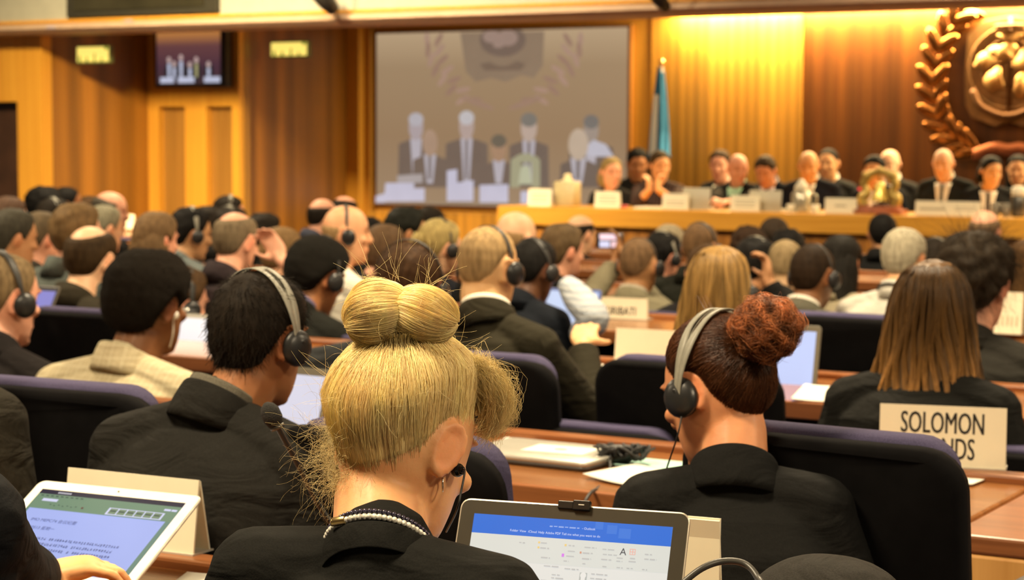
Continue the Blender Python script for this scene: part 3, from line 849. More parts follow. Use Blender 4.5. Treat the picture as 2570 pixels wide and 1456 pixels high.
# ------------------------------------------------------------------ projection screen
YS = YF - .05
za = on_y(945, 85, YS)[2]; zb = on_y(945, 511, YS)[2]; sxa = on_y(945, 300, YS)[0]; sxb = on_y(1574, 300, YS)[0]
ps = empty('projection_screen', ((sxa + sxb) / 2, YS, (za + zb) / 2), 'large taupe projection screen showing the podium speakers and crest', 'screen')
SW = sxb - sxa; SH = za - zb
def sp(u, v): return ((u - .5) * SW, (v - .5) * SH)      # v up
m = MB(); m.box((-SW / 2 - .03, .004, -SH / 2 - .03), (SW / 2 + .03, .05, SH / 2 + .03)); m.obj('screen_frame', wood('frame_wood', (.22, .09, .02), (.3, .13, .03)), ps, smooth=False)
def S_(name, c, es=1.): return glow(name, c, es)
pic(ps, [sp(0, 0), sp(1, 0), sp(1, 1), sp(0, 1)], 0., grad_glow('screen_picture', [(0, (.30, .205, .125)), (.4, (.28, .18, .10)), (.8, (.31, .21, .12)), (1, (.42, .30, .18))], 1.1, -SH / 2, SH / 2), 'screen')
def sq(px, py):                    # where a spot of the picture sits on the screen, as fractions
    return ((px - 945) / 629., 1 - (py - 85 + (px - 945) * .027) / (426 + (px - 945) * .05))
def P_(px, py):
    u, v = sq(px, py); return sp(min(max(u, .002), .998), min(max(v, .002), .998))
ov = lambda px, py, rx, ry: [P_(px + rx * math.cos(t * PI / 10), py + ry * math.sin(t * PI / 10)) for t in range(20)]
poly = lambda *pts: [P_(*q) for q in pts]
layer = [0.]
def spic(pts, col, name, es=.9):
    layer[0] -= .0006; return pic(ps, pts, -.002 + layer[0], S_('proj_' + name, col, es), name)
# crest: wreath, shield and map
tan_ = (.42, .27, .20)
def leaf(px, py, ln, wd, ang):
    c, s_ = math.cos(ang), math.sin(ang)
    return [P_(px + c * ln * math.cos(t * PI / 8) * .5 - s_ * wd * math.sin(t * PI / 8) * .5, py + s_ * ln * math.cos(t * PI / 8) * .5 + c * wd * math.sin(t * PI / 8) * .5) for t in range(16)]
spic(poly((1165, 82), (1375, 78), (1372, 165), (1350, 195), (1320, 188), (1280, 205), (1245, 195), (1205, 205), (1180, 180)), (.29, .205, .135), 'pictured_shield')
spic(ov(1272, 100, 58, 42), (.20, .14, .105), 'pictured_map')
for q in ((1245, 92, 22, 16), (1285, 95, 25, 20), (1262, 112, 14, 8)): spic(ov(*q), (.36, .25, .20), 'pictured_continent')
spic(poly((1215, 160), (1240, 155), (1262, 165), (1285, 165), (1308, 152), (1330, 160), (1318, 176), (1228, 176)), (.21, .145, .10), 'pictured_anchor')
for sx in (-1, 1):
    for k in range(7):
        t = k / 6
        for d, o_ in ((14, .5), (-16, -.55)):
            px = 1272 + sx * (178 - 92 * t * t + d); py = 100 + 150 * t
            spic(leaf(px, py, 40, 13, sx * (1.35 - 1.0 * t + o_ * .55) if sx > 0 else PI + sx * (1.35 - 1.0 * t + o_ * .55)), tan_ if (k + (d > 0)) % 2 else (.34, .21, .15), 'pictured_leaf')
    spic(leaf(1272 + sx * 60, 258, 90, 16, sx * -.35), (.36, .23, .16), 'pictured_leaf')
white_, suit_, face_ = (.50, .46, .50), (.19, .14, .108), (.42, .29, .22)
def speaker(px, py, w, h, suit=True, tie=True, head=face_, hairc=None, sw=60, base=470):
    if suit: spic(poly((px - sw, base), (px - sw * .95, py + h * 1.25), (px - sw * .4, py + h * .95), (px + sw * .4, py + h * .95), (px + sw * .95, py + h * 1.25), (px + sw, base)), suit_, 'pictured_suit')
    spic(poly((px - w * .8, py + h * .85), (px + w * .8, py + h * .85), (px + w * .4, base - 10), (px - w * .4, base - 10)), white_, 'pictured_shirt')
    if tie: spic(poly((px - w * .22, py + h * .95), (px + w * .22, py + h * .95), (px + w * .2, base - 20), (px - w * .25, base - 20)), (.24, .20, .19), 'pictured_tie')
    spic(ov(px, py, w, h), head, 'pictured_face')
    if hairc: spic(ov(px, py - h * .55, w * 1.02, h * .5), hairc, 'pictured_hair')
speaker(1054, 318, 19, 34, tie=False, head=(.44, .37, .38), hairc=(.5, .47, .5), sw=48)
speaker(1091, 358, 20, 34, head=(.43, .29, .20), sw=46)
speaker(1186, 315, 19, 36, head=(.48, .37, .33), hairc=(.56, .53, .54), sw=56)
speaker(1268, 372, 19, 34, head=(.42, .26, .16), hairc=(.17, .14, .10), sw=36, tie=False)
speaker(1343, 320, 20, 36, head=(.52, .40, .33), hairc=(.22, .20, .17), sw=50)
speaker(1494, 325, 18, 36, head=(.36, .29, .24), hairc=(.2, .18, .16), sw=55, tie=False)
spic(poly((1478, 372), (1500, 350), (1530, 362), (1548, 392), (1490, 392)), (.55, .53, .6), 'pictured_shirt')
speaker(1464, 362, 24, 40, head=(.55, .43, .32), sw=45)
bellc = (.40, .38, .24)
spic(poly((1298, 470), (1300, 400), (1318, 388), (1325, 398), (1322, 470)), bellc, 'pictured_bell'); spic(poly((1352, 470), (1350, 398), (1362, 390), (1372, 402), (1372, 470)), bellc, 'pictured_bell')
spic(ov(1336, 396, 22, 12), bellc, 'pictured_bell'); spic(poly((1318, 462), (1326, 415), (1346, 415), (1352, 462)), (.52, .53, .36), 'pictured_bell')
pw = (.56, .54, .66)
for q in (((976, 459), (1052, 458), (1052, 505), (972, 506)), ((1052, 472), (1080, 472), (1080, 505), (1052, 505)), ((1138, 428), (1164, 424), (1164, 505), (1138, 505)), ((1164, 458), (1206, 452), (1206, 505), (1164, 505)), ((1222, 464), (1294, 462), (1294, 508), (1222, 508)), ((1325, 480), (1384, 478), (1384, 512), (1325, 512)), ((950, 492), (975, 485), (975, 508), (950, 508)), ((1008, 440), (1075, 436), (1075, 459), (1008, 459))):
    spic(poly(*q), pw if q[0][0] != 1008 else (.42, .37, .36), 'pictured_plate', .95)
spic(poly((946, 508), (1574, 512), (1574, 520), (946, 514)), (.33, .25, .17), 'pictured_table')
# ------------------------------------------------------------------ desks in rows
DW = wood('desk_wood', (.20, .076, .022), (.33, .135, .042), rough=.22, axis='X', bump=.05, spec=.5)
DT = wood('desk_edge_wood', (.20, .07, .022), (.33, .12, .04), rough=.3, axis='X', bump=.05)
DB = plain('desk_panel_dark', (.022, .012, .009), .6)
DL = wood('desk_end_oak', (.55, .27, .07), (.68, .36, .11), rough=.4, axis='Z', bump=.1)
XR = on_z(2512, 1262, .74)[0]
DNAMES = ['long wooden desk in front of the blonde woman', 'long wooden desk with the silver laptop and tangled cables', 'long wooden desk in front of the woman with long brown hair', 'long wooden desk just beyond the man in the brown suit', 'long wooden desk under the light blue laptop', 'long wooden desk before the back rows of delegates', 'long wooden desk closest to the podium']
for k, dn in enumerate(DNAMES):
    y0 = 1.975 + 1.53 * k; y1 = y0 + .59
    xl = -3.6 - 1.1 * k
    xr = XR if k < 2 else XR + .2 + .25 * k
    d = empty('conference_desk', ((xl + xr) / 2, y0 + .3, 0), dn, 'desk', 'rows of delegate desks')
    o = np.array(d.location)
    def part(name, lo, hi, mat, bev=.006, par=d):
        m = MB(); m.box(np.array(lo) - o, np.array(hi) - o); return m.obj(name, mat, par, smooth=False, bevel=bev)
    part('desktop', (xl, y0, .705), (xr, y1 - .05, .74), DW, .008)
    part('back_rail', (xl, y1 - .06, .70), (xr, y1, .758), DT, .006)
    part('front_lip', (xl, y0 - .012, .695), (xr, y0 + .01, .742), DT, .004)
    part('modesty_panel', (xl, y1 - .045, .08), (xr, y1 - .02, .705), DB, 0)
    if k < 2:
        part('end_panel', (xr, y0 - .01, .0), (xr + .26, y1, .70), DL, .006)
        part('end_trim', (xr, y0 - .01, .70), (xr + .26, y1, .735), DT, .006)
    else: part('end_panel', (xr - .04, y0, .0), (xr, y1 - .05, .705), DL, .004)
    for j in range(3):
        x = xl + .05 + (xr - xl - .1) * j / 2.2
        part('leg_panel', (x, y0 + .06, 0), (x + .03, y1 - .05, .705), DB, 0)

# ------------------------------------------------------------------ chairs
CF_ = fabric('chair_fabric', (.072, .064, .125), fold=.15)
CB_ = plain('chair_shell', (.0035, .0032, .0035), .8, 0, .2, 30, spec=.08)
CM_ = plain('chair_metal', (.05, .05, .05), .35, .6)
PIP = plain('chair_piping', (.09, .075, .06), .6)
def make_chair(h, label):
    rt = empty('conference_chair', (0, 0, 0), label, 'chair', 'conference chairs')
    def back(y, w, z0, z1, th, r, bow):
        rr = np.array(rrect(w, z1 - z0, r, 6)); n = len(rr)
        def pt(off, k):
            x = rr[:, 0] * k; z = (z0 + z1) / 2 + rr[:, 1] * (1 - (1 - k) * .6)
            return np.c_[x, y + off - .14 * (z - .44) * .9 - bow * (1 - (2 * x / w) ** 2) , z]
        return [pt(-th / 2, .93), pt(-th * .42, .985), pt(0, 1.), pt(th * .42, .985), pt(th / 2, .93)]
    m = MB(); m.loft(back(-.24, .50, .30, h - .012, .06, .07, .035)); m.obj('back_shell', CB_, rt)
    m = MB(); m.loft(back(-.205, .445, .42, h, .07, .06, .03)); m.obj('back_cushion', CF_, rt)
    m = MB(); rr = np.array(rrect(.47, h - .46, .07, 6))
    z = (h + .42) / 2 + rr[:, 1]; ok = z > h - .16
    pts = np.c_[rr[:, 0] * .95, -.222 - .126 * (z - .44) - .033 * (1 - (2 * rr[:, 0] / .5) ** 2), z + .013][ok]
    pts = pts[np.argsort(pts[:, 0])]
    m.tube(pts, .005, 6); m.obj('piping', PIP, rt)
    m = MB(); rr = np.array(rrect(.5, .48, .09, 6))
    m.loft([np.c_[rr * k + [0, .03], np.full(len(rr), zz)] for k, zz in ((.9, .355), (1, .375), (1, .42), (.93, .445))]); m.obj('seat', CF_, rt)
    for sx in (-1, 1):
        az_ = .605 + max(0, h - .88) * .95
        m = MB(); m.box((sx * .29 - .03, -.23, az_ - .005), (sx * .29 + .03, .12, az_ + .025), bev=.02)
        a = m.obj('armrest', plain('armrest_pad', (.06, .056, .05), .5), rt)
        m = MB(); m.tube([(sx * .22, .05, .37), (sx * .29, .06, .40), (sx * .295, .04, .5), (sx * .29, .02, az_)], .014, 8); m.obj('armrest_post', CB_, a)
    m = MB(); m.tube([(0, 0, .06), (0, 0, .2), (0, 0, .2), (0, 0, .36)], [.035, .035, .022, .022], 12); m.obj('column', CM_, rt)
    for k in range(5):
        a = k * 2 * PI / 5; m = MB(); e = np.array([math.cos(a), math.sin(a), 0])
        m.tube([e * .02 + [0, 0, .085], e * .28 + [0, 0, .07]], [.026, .016], 8); lg = m.obj('base_leg', CM_, rt)
        m = MB(); m.ell(e * .28 + [0, 0, .03], (.03, .03, .03)); m.obj('caster', CB_, lg)
    return rt
CHAIR = {}
def chair(px, Y, kind, label, rz=0, py=1000, x=None):
    X = on_y(px, py, Y)[0] if x is None else x
    loc = (X, Y + .24, 0)
    if kind not in CHAIR:
        CHAIR[kind] = make_chair({'tall': .975, 'mid': .91, 'low': .745}[kind], label); CHAIR[kind].location = loc; CHAIR[kind].rotation_euler = (0, 0, math.radians(rz)); return CHAIR[kind]
    return dup(CHAIR[kind], label, loc, math.radians(rz))
chair(2125, 3.12, 'tall', 'tall black chair with purple top edge right of the red-haired woman', -4)
chair(1110, 2.74, 'tall', 'tall black chair hidden partly behind the blonde woman', -14)
chair(1490, 4.36, 'low', 'low purple-topped chair beyond the desk with tangled cables')
chair(1205, 4.34, 'mid', 'black purple-topped chair behind the man in the broad brown suit', 0)
chair(1748, 4.50, 'mid', 'black chair in front of the blank white plate', 0)
chair(1598, 7.40, 'low', 'purple-topped chair under the KIRIBATI name plate', 0)
chair(2130, 5.95, 'mid', 'black chair beside the open grey laptop on the right', 0)
chair(235, 4.78, 'mid', 'purple-topped chair between the left edge headset man and the checked jacket', 0)
chair(815, 5.9, 'low', 'purple-topped chair under the black-haired man in a black suit', 0)
chair(2600, 4.55, 'low', 'purple-topped chair at the right edge beside the name plate', 0)
chair(318, 10.9, 'low', 'blue-topped chair below the small white plate on the left', 0)

chair(165, 2.93, 'tall', 'tall purple-topped chair behind the man in the pale checked jacket', 3)
chair(560, 2.63, 'low', 'purple-topped chair behind the dark suit man with a grey headband', 0)
# ------------------------------------------------------------------ podium
PY = 14.2
pz = on_y(1320, 518, PY)[2]; pxl = on_y(1250, 515, PY)[0]
POD = empty('podium_desk', (-3, PY + .4, .17), 'long pale wood podium desk with a broad top band', 'desk')
po = np.array(POD.location)
def ppart(name, lo, hi, mat, bev=.006):
    m = MB(); m.box(np.array(lo) - po, np.array(hi) - po); return m.obj(name, mat, POD, smooth=False, bevel=bev)
PW = wood('podium_wood', (.58, .27, .03), (.72, .36, .05), rough=.35, axis='X', bump=.05)
ppart('desktop', (pxl, PY, pz - .03), (4.5, PY + .75, pz), PW)
ppart('top_band', (pxl, PY - .012, pz - .15), (4.5, PY + .03, pz - .004), PW)
ppart('front_panel', (pxl + .1, PY + .06, .17), (4.5, PY + .10, pz - .14), wood('podium_front', (.36, .14, .022), (.48, .2, .035), slat=3., axis='Z'), 0)
ppart('end_panel', (pxl + .02, PY + .05, .17), (pxl + .06, PY + .7, pz - .03), PW)
# ------------------------------------------------------------------ the people in the hall
BLK = (.012, .011, .010); DRK = (.022, .017, .012); BRN = (.075, .040, .016); LBR = (.17, .095, .035); GRY = (.30, .26, .19); WHT = (.62, .56, .42); BLD = (.50, .34, .12)
SUIT = (.017, .016, .015); NAVY = (.012, .015, .026); CHAR = (.035, .034, .032); BSUIT = (.028, .024, .016); BEIGE_J = (.34, .30, .20); WSH = (.80, .77, .66)
short = dict(t=.011, fade=.02)
crop = dict(t=.005, fade=.03, top=.1)
med = dict(t=.018, top=.35, back=.3, curl=.0015, cf=70)
curly = dict(t=.026, top=.35, curl=.003, cf=120)
afro = dict(t=.03, top=.35, back=.15, curl=.0012, cf=330, fade=.03, up=-.004, rough=.95, dark=.6, streak=300)
bald = dict(t=.006, bald=.112, bc=(0, .03, .12), fade=.03, top=0)
baldring = dict(t=.009, bald=.075, bc=(0, -.03, .115), fade=.03, top=0)
shaved = dict(t=.0022, fade=.04, top=0., up=.012)
LONG = [(.06, .07, .02, -.09), (.02, .094, .03, -.108), (-.04, .102, .03, -.118), (-.1, .108, .02, -.126), (-.17, .112, -.0, -.135), (-.24, .105, -.03, -.14), (-.30, .085, -.06, -.138), (-.33, .05, -.09, -.13)]
BOB = [(.06, .07, .03, -.09), (.02, .09, .035, -.108), (-.04, .098, .035, -.112), (-.09, .094, .03, -.105), (-.12, .07, .0, -.09)]
A_ = 'delegates in the audience'
def aud(key, px, py, s, look, ref, **k):
    """look: how the person appears, ref: short form used for what the person wears"""
    k.setdefault('row', 'auto')
    return person(key, px, py, s, look, ref, **k)
# row A and B, near
aud('headset_man', 648, 676, 1330, 'man in black suit with dark short hair and wide grey headset band, facing right', 'dark-haired man with charcoal collar', Y=2.82, hp=10, hy=-4, ty=2, hair=dict(t=.010, n=5200, len=.017, r=.0005, lift=.08, top=.4, fade=.02), hcol=(.020, .014, .009), sk=(.36, .155, .06), top=(.022, .021, .018), shirt=(.12, .11, .085), wd=1.26, body_dx=-.03, near=True, neck=1.08, lean=10, sh=.012,
    headset=dict(tilt=12, band='grey', slot=True, w=.017, label='black headset with a wide grey slotted band on the man in black suit'))
aud('checked_man', 372, 612, 1010, 'man in pale checked jacket with rounded black afro hair and white earphone', 'man in the pale checked jacket', row=2, hp=4, hy=-2, ty=3, hair=dict(afro, n=3500, len=.006, r=.0009, lift=1.2), hcol=(.012, .009, .006), sk=(.20, .085, .033), top=(.56, .49, .32), shirt=None, wd=1.26, body_dx=-.015,
    check=[('X', 18., (.47, .40, .25), .9), ('Z', 18., (.47, .40, .25), .9), ('X', 9., (.62, .56, .38), .94), ('Z', 9., (.62, .56, .38), .94)], neck=1.1, fold=.35)
aud('edge_headset_man', 6, 632, 940, 'fair short-haired man with black headset at the left edge in dark suit', 'fair-haired man at the left edge', row=2, hp=8, hy=-12, hair=dict(t=.006, n=1500, len=.008), hcol=(.26, .18, .09), sk='pink', top=(.026, .022, .022), headset=dict(tilt=14, w=.01), wd=1.15, body_dx=.05, Y=4.50)
aud('watch_man', 446, 660, 850, 'man with wrist watch at his face behind the checked jacket', 'man with the wrist watch', row=3, hp=10, hy=-25, hair=med, hcol=BRN, sk='pink', top=(.02, .02, .022), headset=dict(tilt=0))
aud('balding_man', 226, 568, 760, 'balding dark-haired man in dark brown suit left of the checked jacket', 'balding man in dark brown suit', row=3, hp=12, hy=8, hair=dict(t=.012, bald=.05, bc=(.0, -.045, .112), fade=.03, top=.1), hcol=(.05, .03, .013), sk='light', top=(.05, .042, .026), wd=1.15)
aud('band_man', 1025, 604, 960, 'brown-haired man with thin headset band just above the blonde bun', 'brown-haired man beyond the blonde bun', row=2, hp=3, hy=24, ty=12, hair=dict(t=.010, n=2500, len=.012, curl=.0008), hcol=(.085, .042, .018), sk='pink', top=(.035, .038, .04), headset=dict(tilt=6, w=.010), wd=1.4)
aud('curly_man', 795, 584, 740, 'man with thick round black hair in black suit, earpiece, looking down right', 'round black-haired man in black suit', row=3, hp=18, hy=-14, hair=dict(afro, t=.026), hcol=(.012, .011, .009), sk=(.34, .15, .06), top=(.02, .021, .017), shirt=(.12, .11, .2), headset=dict(tilt=4, w=.006))
aud('brown_suit_man', 1224, 566, 880, 'man with closely shaved head in broad brown suit and headset', 'shaved-headed man in broad brown suit', row=2, hp=6, hy=-6, ty=-4, hair=dict(shaved, t=.003), hcol=(.42, .28, .13), sk=(.74, .46, .22), top=(.040, .035, .020), shirt=WSH, headset=dict(tilt=4, w=.008), wd=1.15, body_dx=.055, neck=1.15,
    hands=dict(r=dict(p=at_s(1462, 868, 860), n=(0, 0, -1), d=(-.2, .5, .3))))
aud('vest_man', 1340, 594, 640, 'dark-skinned man with headset, navy vest and striped shirt sleeves', 'man in navy vest', row=3, Y=6.42, hp=12, hy=-12, ty=-6, hair=dict(t=.008), hcol=BLK, sk='dark', top=(.014, .018, .026), headset=dict(tilt=22, w=.012), wd=1.15)
aud('brunette', 2346, 652, 1050, 'woman with long brown hair with golden ends in black jacket', 'woman with long brown hair', row=2, hp=6, hy=6, ty=2, fem=True, hair=dict(t=.014, custom=True), hcol=(.16, .085, .028), sk='fair', top=(.016, .016, .014), wd=1.2, near=False, Y=4.68, collar=False)
aud('wavy_man', 2452, 572, 960, 'man with thick wavy dark hair in charcoal suit at the right', 'man with thick wavy dark hair', row=3, hp=2, hy=-4, ty=0, hair=dict(t=.026, curl=.004, cf=85, back=.3, top=.3, n=2500, len=.03, lift=.5), hcol=(.035, .024, .014), sk='pink', top=(.035, .033, .027), wd=1.2, lean=6)
aud('blonde_headset', 1815, 618, 860, 'woman with long straight dark blonde hair and headset', 'woman with long dark blonde hair', row=3, hp=4, hy=-6, fem=True, hair=dict(t=.014, custom=True), hcol=(.36, .22, .075), sk='fair', top=(.02, .02, .02), headset=dict(tilt=10, w=.012, band='grey'))
# middle rows
aud('white_shirt_bald', 868, 516, 600, 'bald man in bright white shirt seen in profile with headset', 'bald man in white shirt', hp=2, hy=-52, ty=-20, hair=dict(bald, t=.004), hcol=(.4, .26, .12), sk=(.80, .44, .24), top=WSH, cloth='shirt', collar=False, shirt=WSH, headset=dict(tilt=2, w=.007), wd=1.15, neck=1.15)
aud('ear_hand_man', 590, 533, 630, 'grey-haired man with bald crown holding his hand to his ear', 'grey-haired man touching his ear', hp=10, hy=0, hair=dict(t=.010, bald=.045, bc=(.0, -.03, .115), fade=.03, top=0.), hcol=(.20, .15, .09), sk='pink', top=(.05, .036, .04), wd=1.15,
    hands=dict(r=dict(p=at_s(706, 652, 640), d=(-.45, .1, .55), n=(.2, -.9, .1), c=.7, pole=(1., -.3, -.6), bare=.6)))
aud('bald_behind', 1295, 531, 600, 'bald man behind the shaved-headed man in brown suit', 'bald man behind the brown suit', hp=4, hy=-10, hair=dict(bald, t=.003), hcol=(.4, .26, .12), sk='light', top=SUIT)
aud('grey_brown_man', 1412, 556, 560, 'man with grey-brown hair and red ear in dark suit, turned right', 'man with grey-brown hair', hp=4, hy=-24, ty=-6, hair=dict(med, t=.014), hcol=(.15, .10, .05), sk='pink', top=(.028, .025, .024), wd=1.15)
aud('far_balding', 1456, 540, 420, 'balding man in dark suit behind the raised phone', 'balding man near the phone', hp=8, hy=-16, hair=baldring, hcol=DRK, sk='light', top=SUIT, wd=1.2)
phone_p = at_s(1530, 604, 560)
aud('grey_suit_bald', 1603, 596, 590, 'bald brown-skinned man in light grey suit raising a phone', 'bald man in light grey suit', hp=2, hy=4, ty=6, hair=dict(shaved, t=.002), hcol=(.2, .12, .06), sk=(.40, .21, .09), top=(.20, .18, .115), shirt=(.4, .36, .28), wd=1.15, headset=dict(tilt=0, w=.006),
    hands=dict(l=dict(p=phone_p + CR * .03 - np.array([0, 0, .10]), d=(0, .1, 1), n=(-.5, -.8, 0), c=.6, pole=(-.8, -.2, -.6), bare=.85), r=dict(p=phone_p + CR * .07 + CF * .03 - np.array([0, 0, .11]), d=(-.2, .1, 1), n=(-.9, .3, 0), c=.8, pole=(.2, -.2, -1), bare=.85)))
aud('fair_behind', 1680, 560, 440, 'pale-haired man half hidden behind a dark-haired one', 'pale-haired man', hp=4, hy=-10, hair=short, hcol=(.42, .36, .24), sk='fair', top=CHAR)
aud('dark_headset', 1664, 577, 480, 'dark-haired man with headset band in black-green suit', 'dark-haired man in black-green suit', hp=8, hy=-20, hair=med, hcol=BLK, sk='pink', top=(.018, .022, .015), headset=dict(tilt=14, w=.01, band='grey'), wd=1.2)
aud('brown_bald', 1758, 556, 540, 'man with cropped brown hair and headset band in dark suit near the podium', 'man with cropped brown hair', hp=6, hy=-4, hair=dict(crop, t=.004), hcol=(.18, .105, .05), sk=(.52, .30, .15), top=(.022, .024, .017), headset=dict(tilt=16, w=.009))
aud('hidden_brown', 1775, 608, 600, 'brown-haired man mostly hidden by long dark blonde hair', 'brown-haired man behind the blonde fall', hp=8, hy=10, hair=short, hcol=BRN, sk=(.5, .28, .14), top=(.030, .028, .030), wd=1.2)
aud('dark_curls', 1880, 562, 440, 'dark curly-haired man left of the grey suit, back row', 'dark curly-haired man', hp=10, hair=curly, hcol=(.05, .028, .016), sk='tan', top=SUIT)
aud('cropped_dark', 1944, 543, 430, 'man with cropped dark brown hair closest under the podium thermos', 'man with cropped dark brown hair', hp=4, hair=short, hcol=(.05, .034, .022), sk='brown', top=SUIT)
aud('dark_row_man', 1978, 569, 460, 'black-haired man behind the pale-headed delegate', 'black-haired man in the back rows', hp=8, hair=med, hcol=BLK, sk='tan', top=SUIT)
aud('black_headset', 1898, 590, 560, 'black-haired man with grey headset band beside long dark blonde hair', 'black-haired man with grey band', hp=10, hy=-14, hair=dict(med, back=.3), hcol=BLK, sk='tan', top=SUIT, headset=dict(tilt=14, w=.011, band='grey'),
    hands=dict(r=dict(p=at_s(1928, 705, 600), d=(-.2, .2, 1), n=(-.7, -.5, .2), c=.9, pole=(.6, -.2, -.8))))
aud('pale_head', 1972, 600, 570, 'pale bald man tucked behind the man with white collar', 'pale bald man', hp=10, hy=12, hair=dict(shaved, t=.003), hcol=(.34, .25, .13), sk=(.60, .40, .22), top=CHAR)
aud('grey_jacket_man', 2040, 611, 660, 'dark-skinned man with thin headset band, white collar and grey jacket', 'man in grey jacket with white collar', row=4, hp=6, hy=-10, ty=-4, hair=dict(t=.005, fade=.03), hcol=(.03, .018, .01), sk=(.22, .10, .04), top=(.12, .115, .085), shirt=WSH, headset=dict(tilt=4, w=.007), wd=1.3)
aud('dark_long', 2112, 585, 560, 'woman with long black hair in light beige jacket', 'woman with long black hair', hp=6, fem=True, hair=dict(t=.016), long=LONG, hcol=(.018, .016, .013), sk='tan', top=(.42, .37, .25), wd=1.5, ty=-6)
aud('podium_edge', 2216, 533, 420, 'short black-haired man below the brass bell', 'short black-haired man below the bell', hp=6, hy=20, hair=short, hcol=BLK, sk=(.5, .27, .13), top=(.014, .014, .014), wd=1.25)
aud('white_hair_man', 2270, 568, 620, 'white-haired man in white shirt with dark lanyard', 'white-haired man in white shirt', row=4, hp=6, hy=-8, ty=-2, hair=dict(t=.012, curl=.001), hcol=(.50, .45, .32), sk=(.72, .40, .2), top=(.66, .64, .56), cloth='shirt', shirt=(.7, .68, .6), wd=1.15)
aud('dark_gap_man', 2348, 594, 450, 'dark-haired man with headset band between white hair and wavy hair', 'dark-haired man in the gap', hp=8, hair=short, hcol=DRK, sk='tan', top=SUIT, headset=dict(tilt=14, w=.011, band='grey'))
aud('bald_top', 2472, 528, 470, 'bald man whose crown shows above the wavy dark hair', 'bald man at the upper right', hp=6, hair=baldring, hcol=(.2, .13, .07), sk='pink', top=SUIT)
aud('right_edge_woman', 2582, 596, 600, 'brown-haired woman cut by the right edge of the picture', 'brown-haired woman at the right edge', row=4, hp=4, fem=True, hair=dict(t=.014), long=LONG, hcol=(.12, .06, .02), sk='fair', top=DRK)
# left back
aud('left_brown', 22, 490, 480, 'brown-haired man at the far left above the white shirt', 'brown-haired man at the far left', hp=6, hy=-20, hair=short, hcol=(.12, .07, .045), sk='pink', top=SUIT)
aud('left_white_shirt', 32, 519, 600, 'dark grey-haired man in white shirt at the far left', 'man in white shirt at the far left', hp=8, hy=-24, ty=-8, hair=dict(t=.012), hcol=(.06, .055, .04), sk='tan', top=WSH, cloth='shirt', shirt=WSH, wd=1.15)
aud('left_black_curl', 112, 463, 430, 'black-haired man close to the pale door pier', 'black-haired man by the door pier', hp=6, hy=-30, hair=curly, hcol=BLK, sk='tan', top=SUIT)
aud('left_dark_skin', 166, 467, 400, 'dark-skinned man with black hair before the left dark panel', 'man before the left dark panel', hp=4, hy=-40, hair=crop, hcol=BLK, sk='brown', top=SUIT)
aud('left_band', 136, 494, 470, 'man with grey headset band behind the short grey-brown head', 'man with grey headband at the left', hp=8, hy=-20, hair=short, hcol=DRK, sk='pink', top=SUIT, headset=dict(tilt=14, w=.012, band='grey'))
aud('left_grey_brown', 104, 528, 560, 'man with cropped grey-brown hair and red neck in dark grey jacket', 'man with cropped grey-brown hair', hp=6, hy=-16, hair=dict(t=.008), hcol=(.13, .095, .055), sk='pink', top=(.06, .055, .045), wd=1.1)
aud('left_teal', 192, 504, 620, 'brown-haired man in grey-teal jacket on the left', 'man in grey-teal jacket', hp=4, hy=-20, ty=-4, hair=dict(med, t=.017), hcol=(.17, .105, .045), sk='pink', top=(.09, .105, .095), wd=1.2)
aud('left_profile', 276, 481, 440, 'balding man in profile at the back before the dark panel', 'balding man in profile', hp=4, hy=-58, hair=dict(t=.012, bald=.075, bc=(0, .035, .11), top=0), hcol=(.09, .08, .06), sk='pink', top=SUIT)
aud('left_grey', 262, 512, 470, 'grey-haired man behind the balding head on the left', 'grey-haired man on the left', hp=6, hy=-20, hair=short, hcol=(.30, .28, .19), sk='light', top=CHAR)
aud('left_brown_far', 226, 489, 390, 'small far brown-haired man beside the balding profile', 'small far brown-haired man', hp=4, hy=-20, hair=short, hcol=BRN, sk='pink', top=SUIT)
aud('left_long', 392, 526, 560, 'woman with ash brown hair above the checked jacket', 'woman with ash brown hair', hp=4, hy=-14, fem=True, hair=dict(t=.018), long=BOB, hcol=(.20, .125, .06), sk='pink', top=(.10, .07, .06))
aud('teal_headset', 478, 516, 510, 'black-haired man in pale blue-grey jacket with headset', 'man in pale blue-grey jacket', hp=10, hy=-32, ty=-6, hair=dict(med, t=.016), hcol=BLK, sk=(.62, .36, .18), top=(.16, .19, .19), headset=dict(tilt=8, w=.013, band='grey'), wd=1.1)
aud('dark_profile', 524, 513, 430, 'dark-haired man in profile right of the pale blue jacket', 'dark-haired man in profile', hp=6, hy=-50, hair=med, hcol=DRK, sk='tan', top=SUIT)
aud('far_headset', 574, 488, 400, 'dark-haired man with headset before the slotted pier', 'dark-haired man before the slotted pier', hp=6, hy=-50, hair=short, hcol=DRK, sk='pink', top=SUIT, headset=dict(tilt=0, w=.012, band='grey'))
aud('dark_behind', 578, 514, 460, 'dark-haired man right behind the bald crown', 'dark-haired man behind the bald crown', hp=6, hy=-20, hair=med, hcol=DRK, sk='tan', top=SUIT, headset=dict(tilt=14, w=.013, band='grey'))
aud('lamp_dark', 662, 530, 440, 'dark-haired man left of the fair young head', 'dark-haired man in the middle left', hp=8, hy=-30, hair=med, hcol=DRK, sk='tan', top=SUIT)
aud('fair_young', 707, 566, 560, 'light brown-haired man behind the raised hand', 'light brown-haired man', hp=4, hy=-14, hair=dict(t=.012), hcol=(.26, .16, .07), sk='fair', top=CHAR)
aud('navy_bald', 808, 499, 410, 'man with bald crown in navy blazer near the pier', 'man in navy blazer near the pier', hp=14, hy=-14, hair=baldring, hcol=DRK, sk='pink', top=(.045, .05, .075), wd=1.2)
